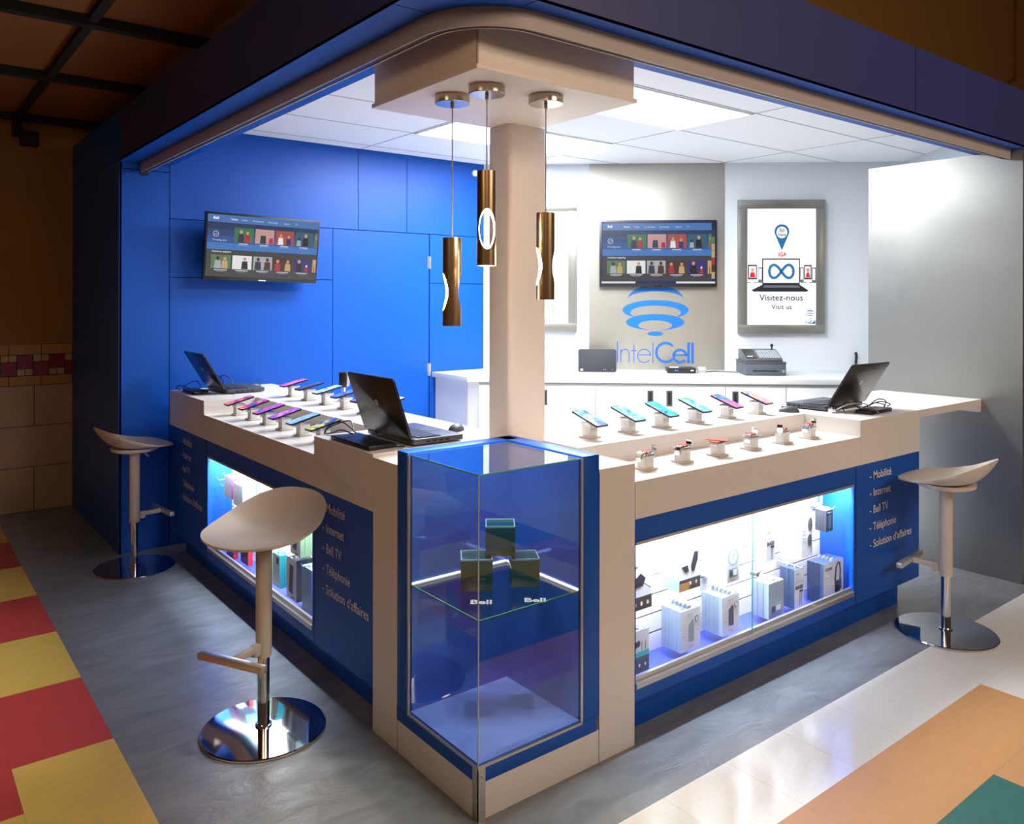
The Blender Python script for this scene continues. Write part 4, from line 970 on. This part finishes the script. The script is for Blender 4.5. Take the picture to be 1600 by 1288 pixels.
# watches
fw_ = None
def make_watch():
    t = thing('smartwatch', '', 'watch', (0, 0, 0))
    MB().cyl((0, 0, .0), (0, 0, .009), .023, n=28).build('case', CHROME, t, bevel=.0015)
    MB().cyl((0, 0, .009), (0, 0, .0108), .0205, n=28).build('watch_face', RED, t)
    mb = MB(); 
    for s_ in (1, -1):
        prev = None
        P = [(s_ * .021, .004), (s_ * .033, .000), (s_ * .041, -.007), (s_ * .047, .002), (s_ * .050, .014), (s_ * .048, .026)] if s_ > 0 else [(s_ * .021, .004), (s_ * .034, .0), (s_ * .041, -.012), (s_ * .040, -.028)]
        for k in range(len(P) - 1):
            (x0, z0), (x1, z1) = P[k], P[k + 1]
            mb.add([(x0, -.012, z0), (x1, -.012, z1), (x1, .012, z1), (x0, .012, z0), (x0, -.012, z0 + .004), (x1, -.012, z1 + .004), (x1, .012, z1 + .004), (x0, .012, z0 + .004)],
                   [(0, 1, 2, 3), (4, 7, 6, 5), (0, 4, 5, 1), (1, 5, 6, 2), (2, 6, 7, 3), (3, 7, 4, 0)])
    mb.build('band', CHROME, t)
    return t
wst = None; wt_ = None
wx = (.889, 1.107, 1.333, 1.565, 1.805, 2.023)
for i, x in enumerate(wx):
    if wst is None: st = make_stand(.060, .036); wst = st
    else: st = copy_tree(wst)
    st.location = (x, .130, .946); st.rotation_euler = (0, 0, math.radians(4 * ((i * 7) % 3 - 1)))
    st['label'] = 'white stand, %s from the glass case, right counter front row' % ORD[i]; st['group'] = 'white security stands holding watches'
    if i == 2:
        t = thing('fabric_swatch_card', 'red crossed fabric swatch lying on the third front row stand of the right counter', 'swatch', (x, .130, 1.0065), .4)
        MB().box(-.055, .055, -.016, .016, 0, .004).build('long_strip', mat('swatch_red', (.62, .10, .07), .7, var=.3, scale=90), t)
        MB().box(-.022, .022, -.045, .045, .004, .007).build('cross_strip', mat('swatch_red', (.62, .10, .07), .7), t)
        continue
    if wt_ is None: w_ = make_watch(); wt_ = w_
    else: w_ = copy_tree(wt_)
    w_.location = (x, .130, 1.0065); w_.rotation_euler = (0, 0, math.radians((0, 8, 0, 15, 200, 5)[i]))
    w_['label'] = 'silver band watch with red face on the %s stand from the glass case' % ORD[i]; w_['group'] = 'watches on the right counter'
# tall silver holder behind the phones on left counter
t = thing('payment_terminal', 'dark payment terminal on a silver stand behind the rear phones of the left counter', 'payment terminal', (.625, 2.17, 1.0242), math.radians(-40))
MB().cyl((0, 0, 0), (0, 0, .008), .036, n=24).cyl((0, 0, .008), (0, 0, .09), .011, n=16).build('stand_post', CHROME, t, smooth=True)
MB().box(-.02, .02, -.035, .035, .08, .165).build('terminal_body', BLACK, t, bevel=.004)
MB().box(.0205, .028, -.028, .028, .085, .16).build('metal_cradle', ALU, t, bevel=.002)

# ================================================================== MERCHANDISE IN THE SHOW WINDOWS
PW = mat('pack_white', (.62, .65, .67), .4); PG = mat('pack_pale_grey', (.27, .34, .37), .45); PT = mat('pack_teal', (.02, .42, .46), .4); PAQ = mat('pack_aqua', (.22, .62, .72), .4)
PB = mat('pack_black', (.018, .02, .028), .35); PR = mat('pack_red', (.55, .02, .03), .4); PGR = mat('pack_green', (.17, .26, .10), .5); PST = mat('pack_steel_blue', (.04, .07, .13), .35); PC = mat('pack_clear_blue', (.30, .42, .58), .2)
PGO = mat('pack_gold_print', (.40, .20, .08), .4); PGD = mat('pack_dark_grey', (.07, .075, .085), .45); PBR = mat('pack_brown_grey', (.05, .045, .04), .4)
ALLP = [PW, PG, PT, PAQ, PB, PR, PGR, PST, PC, PGO, PGD, PBR, PINK]
IXP = {'w': 0, 'g': 1, 't': 2, 'a': 3, 'b': 4, 'r': 5, 'gr': 6, 's': 7, 'c': 8, 'go': 9, 'd': 10, 'br': 11, 'p': 12}
def pack(side, u0, u1, v0, v1, z0, z1, label, group, front, sidec, art=None, name='product_box'):
    """one boxed product hanging in a show window; u along the counter, v depth"""
    Lf = side == 'L'
    loc = (v0, (u0 + u1) / 2, z0) if Lf else ((u0 + u1) / 2, v0, z0)
    t = thing(name, label, 'product box', loc, group=group)
    w = u1 - u0; d = v1 - v0; h = z1 - z0
    # local frame: x right (as seen from the front), y up, z out of the front
    M = frame((0, 0, 0), (0, -1, 0) if Lf else (1, 0, 0), (0, 0, 1))
    mb = MB(); mb.box(-w / 2, w / 2, 0, h, -d, 0, 1, M)
    mb.add([(-w / 2, 0, .0002), (w / 2, 0, .0002), (w / 2, h, .0002), (-w / 2, h, .0002)], [(0, 1, 2, 3)], 0, M)
    mb.build('carton', [ALLP[IXP[front]], ALLP[IXP[sidec]]], t, fix=False)
    mb = MB(); mb.box(-.012, .012, h, h + .012, -.0015 - d / 2, .0015 - d / 2, 0, M); mb.build('hang_tab', ALLP[0], t)
    if art:
        mb = MB(); art(mb, M @ Matrix.Translation((-w / 2, 0, .0008)), w, h); mb.build('front_print', ALLP, t, fix=False)
    return t
def hook(side, u, v, z, n_label):
    Lf = side == 'L'; sv = .15 if Lf else .20
    P = [(sv - .001, z), (v - .006, z), (v - .018, z + .004), (v - .028, z + .016)]
    pts = [(p[0], u, p[1]) if Lf else (u, p[0], p[1]) for p in P]
    o = MB().tube(pts, .0022, smooth=3).build('peg_hook', CHROME, smooth=True)
    return tag(o, n_label, 'hook', 'chrome peg hooks on the slatwalls')
def stack(side, u0, u1, v0, v1, z0, z1, n, lab_front, lab_rest, group, front, sidec, art, hk=True, sidecs=None):
    dd = (v1 - v0) / n
    for k in range(n):
        pack(side, u0, u1, v0 + dd * k, v0 + dd * (k + .93), z0, z1, lab_front if k == 0 else lab_rest, group if n > 1 else None, front, sidec, art if k == 0 else None)
    if hk: hook(side, (u0 + u1) / 2, v0, z1 + .008, ' '.join(('peg hook of the ' + lab_front.split(',')[0]).split()[:16]))
def a_mount(mb, M, w, h):
    mb.prism([(w * .1, h * .62), (w * .5, h * .78), (w * .72, h * .66), (w * .6, h * .5), (w * .25, h * .48)], 0, .0006, 4, M); mb.stroke([(w * .65, h * .55), (w * .95, h * .42)], .003, 4, M, .0008)
    mb.rect(0, 0, w, h * .28, 11, M)
    for k in range(3): mb.ellipse(w * (.25 + .28 * k), h * .13, .006, .008, 0, M, .0008)
    mb.rect(w * .1, h * .92, w * .4, h * .94, 10, M)
def a_bud(mb, M, w, h):
    mb.rect(0, 0, w, h * .38, 10, M); mb.rect(0, h * .38, w, h * .50, 2, M)
    mb.ellipse(w * .3, h * .68, .014, .012, 4, M); mb.ellipse(w * .45, h * .70, .010, .012, 10, M, .0008)
    for x in (.62, .8): mb.stroke([(w * x, h * .52), (w * x, h * .75)], .003, 4, M, .0008); 
    for k in range(3): mb.ellipse(w * (.2 + .3 * k), h * .18, .005, .006, 0, M, .0008)
def a_car(mb, M, w, h):
    mb.prism([(w * .55, h * .58), (w * .72, h * .92), (w * .9, h * .90), (w * .88, h * .7), (w * .78, h * .55), (w * .7, h * .42), (w * .6, h * .44)], 0, .0006, 4, M)
    mb.prism([(w * .1, h * .60), (w * .4, h * .62), (w * .45, h * .45), (w * .3, h * .44)], 0, .0006, 4, M)
    mb.rect(0, 0, w, h * .28, 11, M); mb.prism([(0, 0), (w * .45, 0), (w * .55, h * .2), (0, h * .2)], .0007, .0009, 9, M)
    for k in (.52, .8): mb.ellipse(w * k, h * .16, .005, .007, 0, M, .001)
def a_disc(mb, M, w, h):
    rr_ = w * .38
    mb.stroke([(w * .5 + rr_ * math.cos(k * .314), h * .67 + rr_ * 1.0 * math.sin(k * .314)) for k in range(20)], .005, 1, M, .0006, closed=True)
    mb.stroke([(w * .42, h * .75), (w * .54, h * .76), (w * .46, h * .6)], .002, 10, M, .0006)
    mb.rect(w * .12, h * .13, w * .85, h * .38, 1, M); mb.rect(w * .18, h * .16, w * .42, h * .34, 10, M, .0008); mb.rect(w * .5, h * .18, w * .78, h * .32, 0, M, .0008)
def a_bank(grey):
    def f(mb, M, w, h):
        mb.prism([(w * .38, h * .22), (w * .66, h * .20), (w * .66, h * .70), (w * .58, h * .74), (w * .38, h * .64)], 0, .0006, grey, M)
        mb.ellipse(w * .80, h * .72, .011, .013, 10, M); mb.ellipse(w * .80, h * .72, .007, .009, 0, M, .0008)
        for k in range(5): mb.rect(w * .12, h * (.28 + .09 * k), w * .22, h * (.29 + .09 * k), 1, M)
        mb.rect(w * .3, h * .88, w * .6, h * .90, 1, M); mb.rect(w * .42, h * .08, w * .6, h * .10, 1, M)
    return f
def a_bass(mb, M, w, h):
    mb.text('EXTRA', .018, 1, M, z=.0008, cx=w * .1, cy=h * .62, width=w * .8); mb.text('BASS', .022, 4, M, bold=.0012, z=.0008, cx=w * .08, cy=h * .48, width=w * .8)
    for x in (.55, .72): mb.stroke([(w * x, h * .05), (w * x, h * .35), (w * (x + .1), h * .40)], .003, 4, M, .0008); mb.ellipse(w * (x + .05), h * .42, .008, .005, 4, M, .0006)
    mb.rect(w * .1, h * .86, w * .5, h * .88, 10, M)
def a_head(mb, M, w, h):
    mb.text('SONY', .019, 4, M, z=.0008, cx=w * .12, cy=h * .80, width=w * .32, bold=.0006)
    P = [(w * .60, h * .28), (w * .58, h * .5), (w * .62, h * .82), (w * .72, h * .93), (w * .80, h * .90), (w * .84, h * .7), (w * .82, h * .5)]
    mb.stroke(P, .011, 4, M, .0006); mb.ellipse(w * .68, h * .30, .021, .036, 4, M, .0008); mb.ellipse(w * .82, h * .38, .014, .030, 10, M, .0006)
    mb.rect(w * .10, h * .10, w * .35, h * .12, 10, M); mb.rect(w * .10, h * .04, w * .42, h * .07, 10, M); mb.rect(w * .12, h * .66, w * .3, h * .675, 1, M)
def a_sony2(mb, M, w, h):
    mb.text('SONY', .014, 10, M, z=.0008, cx=w * .08, cy=h * .82, width=w * .34)
    mb.ellipse(w * .78, h * .72, .018, .030, 10, M); mb.ellipse(w * .74, h * .36, .017, .028, 10, M); mb.stroke([(w * .9, h * .05), (w * .9, h * .95)], .004, 10, M, .0006)
    for k in range(5): mb.rect(w * .1, h * (.38 + .08 * k), w * .38, h * (.39 + .08 * k), 1, M)
def a_pod(mb, M, w, h): mb.prism([(w * .3, h * .15), (w * .75, h * .15), (w * .75, h * .72), (w * .55, h * .82), (w * .3, h * .72)], 0, .0006, 7, M); mb.rect(w * .15, h * .88, w * .8, h * .91, 1, M)

S = stack
S('R', .722, .842, .055, .10, .448, .622, 1, 'white box with a black charging puck, upper left of the right show window', '', None, 'w', 'g', a_mount)
S('R', .722, .828, .055, .10, .215, .372, 1, 'white and teal earbud box, lower left of the right show window', '', None, 'w', 'g', a_bud)
S('R', .996, 1.122, .052, .135, .464, .622, 3, 'car mount box with aqua sides, front of its upper row stack', 'car mount box with aqua sides behind the front one', 'car mount boxes', 'w', 'a', a_car)
S('R', 1.295, 1.377, .052, .185, .434, .586, 5, 'white box with a grey charging ring, front of its upper row stack', 'white charging ring box behind the front one', 'charging ring boxes in the upper row', 'w', 'w', a_disc)
S('R', 1.007, 1.124, .052, .152, .225, .385, 5, 'white power bank box with pale grey print, front of the lower left stack', 'white power bank box behind the pale printed one', 'power bank boxes in the left stack', 'w', 'g', a_bank(1))
S('R', 1.262, 1.378, .052, .156, .225, .382, 5, 'white power bank box with dark grey print, front of the second lower stack', 'white power bank box behind the dark printed one', 'power bank boxes in the second stack', 'w', 'g', a_bank(10))
S('R', 1.566, 1.632, .052, .127, .468, .612, 2, 'bass earphone box in the upper row right of the glass joint', 'bass earphone box behind the upper front one', 'upper bass earphone boxes', 'w', 'g', a_bass)
S('R', 1.585, 1.697, .052, .137, .216, .369, 3, 'grey green charging ring box, front of the lower stack by the glass lock', 'grey green charging ring box behind the front one', 'grey charging ring boxes', 'g', 'g', a_disc)
S('R', 1.838, 1.925, .052, .165, .431, .632, 4, 'tall white headphone box, front of the upper bright stack', 'tall white headphone box behind the front one', 'tall white headphone boxes', 'w', 'w', a_sony2)
S('R', 1.782, 1.856, .052, .130, .215, .391, 2, 'bass earphone box in the lower row', 'bass earphone box behind the lower front one', 'lower bass earphone boxes', 'w', 's', a_bass)
S('R', 2.006, 2.180, .045, .130, .186, .371, 4, 'large white over-ear headphone box, front of the stack on the floor', 'large headphone box behind the front one on the floor', 'headphone boxes on the window floor', 'w', 's', a_head, hk=False)
S('R', 2.041, 2.098, .052, .110, .514, .613, 4, 'slim black hanging pack, front of the top right row', 'slim black hanging pack behind the front one', 'slim black packs at the top right', 'b', 'b', a_pod)
S('R', 2.12, 2.19, .16, .185, .60, .70, 1, 'small blue and white pack high on the slatwall beside the slim black packs', '', None, 'w', 'g', a_pod)
S('R', .735, .84, .12, .18, .40, .44, 1, 'low white pack hung behind the charging puck box', '', None, 'w', 'g', None) if False else None
# left window
S('L', 2.30, 2.415, .035, .065, .530, .642, 2, 'white pack with a purple stripe, far top corner of the left show window', 'white pack behind the purple striped one', 'striped packs', 'w', 'p', None)
S('L', 2.13, 2.27, .035, .12, .515, .63, 4, 'pale aqua pack, front of the upper stack in the left show window', 'pale aqua pack behind the front one', 'pale aqua packs', 'w', 'a', None)
S('L', 2.275, 2.385, .040, .066, .215, .43, 1, 'black phone case pack with red edge, further one in the left show window', '', None, 'b', 'r', None)
S('L', 2.065, 2.17, .040, .066, .235, .44, 1, 'black phone case pack with red edge, nearer one in the left show window', '', None, 'b', 'r', None)
S('L', 1.84, 1.93, .040, .09, .215, .43, 2, 'pale green edged pack beside the stool post', 'pale green edged pack behind the first', 'pale green packs', 'g', 'gr', None)
def a_pic(mb, M, w, h): mb.rect(w * .55, h * .72, w * .9, h * .92, 10, M); mb.rect(w * .05, h * .05, w * .95, h * .09, 1, M)
S('L', 1.640, 1.725, .035, .085, .24, .395, 2, 'white pack with bright teal side, front of the pair in the left show window', 'white pack with bright teal side behind the first', 'teal sided packs', 'w', 't', a_pic)
def a_spk(mb, M, w, h): mb.prism([(w * .25, h * .18), (w * .62, h * .14), (w * .72, h * .84), (w * .35, h * .86)], 0, .0006, 10, M); mb.rect(w * .5, h * .05, w * .8, h * .08, 10, M)
S('L', 1.447, 1.560, .035, .115, .232, .42, 3, 'white box with a long dark speaker picture, front of the lower stack', 'white speaker box behind the lower front one', 'lower speaker boxes', 'w', 'd', a_spk)
S('L', 1.405, 1.515, .035, .125, .445, .60, 4, 'white box with olive green side, front of the upper stack', 'olive sided box behind the upper front one', 'upper olive sided boxes', 'w', 'gr', a_spk)
S('L', 1.285, 1.385, .035, .115, .225, .42, 4, 'clear blue pack, front of the stack nearest the lettering', 'clear blue pack behind the front one', 'clear blue packs', 'c', 'c', None)
for (u, z, l) in ((2.50, .60, 'empty chrome peg hook high in the far corner of the left show window'), (2.44, .575, 'empty chrome peg hook just below the highest one in the left show window'), (1.75, .50, 'empty chrome peg hook above the teal packs')): hook('L', u, .05, z, l)

# ================================================================== STOOLS
def make_stool():
    t = thing('bar_stool', '', 'bar stool', (0, 0, 0), group='white swivel bar stools round the counters')
    MB().lathe([(.0001, 0), (.218, 0), (.225, .003), (.225, .008), (.221, .012), (.05, .018), (.0001, .019)], n=72).build('base', CHROME, t, smooth=True)
    MB().cyl((0, 0, .017), (0, 0, .40), .0215, n=32).lathe([(.0225, .018), (.030, .018), (.030, .024), (.0225, .026)], n=32).build('gas_lift', CHROME, t, smooth=True)
    MB().lathe([(.024, .275), (.0285, .275), (.029, .279), (.029, .712), (.028, .715), (.0001, .715)], n=36).build('sleeve', STOOLM, t, smooth=True)
    # seat shell: front is +x
    mb = MB(); NR, NA = 14, 64
    def pt(rf, a):
        c, s_ = math.cos(a), math.sin(a)
        e_ = 2.35; rad = 1 / ((abs(c) ** e_ + abs(s_) ** e_) ** (1 / e_))
        ax = .202 if c > 0 else .212; ay = .217
        xr = ax * rad * c; x = xr * rf; y = ay * rad * rf * s_
        rim = .128 * (max(0, .085 - xr) / .297) ** 1.25
        z = .728 + rim * rf ** 3.4 + .020 * rf ** 2 * (1 if xr > .085 else max(0, 1 - (.085 - xr) / .15)) - .018 * max(0, xr / .202) ** 3 * rf ** 6
        return x, y, z
    v = []; f = []
    for top in (1, 0):
        off = 0 if top else -.009
        for i in range(NR + 1):
            for j in range(NA):
                x, y, z = pt(max(i / NR, .0001) * (1 if top else .995), 2 * math.pi * j / NA); v.append((x, y, z + off))
    K = (NR + 1) * NA
    for i in range(NR):
        for j in range(NA):
            a, b, c, d = i * NA + j, i * NA + (j + 1) % NA, (i + 1) * NA + (j + 1) % NA, (i + 1) * NA + j
            f.append((a, d, c, b)); f.append((K + a, K + b, K + c, K + d))
    for j in range(NA): f.append((NR * NA + j, K + NR * NA + j, K + NR * NA + (j + 1) % NA, NR * NA + (j + 1) % NA))
    mb.add(v, f); mb.build('seat', STOOLM, t, smooth=True, angle=60)
    MB().lathe([(.0001, .684), (.05, .686), (.10, .694), (.128, .705), (.131, .722), (.0001, .722)], n=48).build('seat_pan', STOOLM, t, smooth=True)
    MB().box(.028, .150, -.012, .012, .305, .330).box(.028, .06, -.014, .014, .290, .332).build('footrest_arm', STOOLM, t, bevel=.004)
    MB().box(.150, .178, -.148, .148, .305, .330).build('footrest', mat('footrest_metal', (.62, .58, .54), .3, metal=.7), t, bevel=.003)
    MB().cyl((.02, -.09, .700), (.02, -.135, .690), .004, n=10).cyl((.02, -.125, .693), (.02, -.160, .686), .006, n=10).build('lift_lever', CHROME, t, smooth=True)
    return t
st0 = make_stool()
for i, (x, y, a, lb) in enumerate(((-.318, .921, 207.5, 'white bar stool nearest the viewer, in front of the left counter'), (-.247, 3.15, 6, 'white bar stool at the far end of the left counter by the blue wall'),
                                   (2.600, -.243, 97, 'white bar stool at the right counter in front of the steel wall'))):
    s_ = st0 if i == 0 else copy_tree(st0)
    s_.location = (x, y, 0); s_.rotation_euler = (0, 0, math.radians(a)); s_['label'] = lb
    if i == 2:
        for c in s_.children:
            if c.name.startswith(('seat', 'lift_lever')): c.location.z = .004

for o in list(SC.objects):
    if o.name == 'ceiling_grid': bpy.data.objects.remove(o)
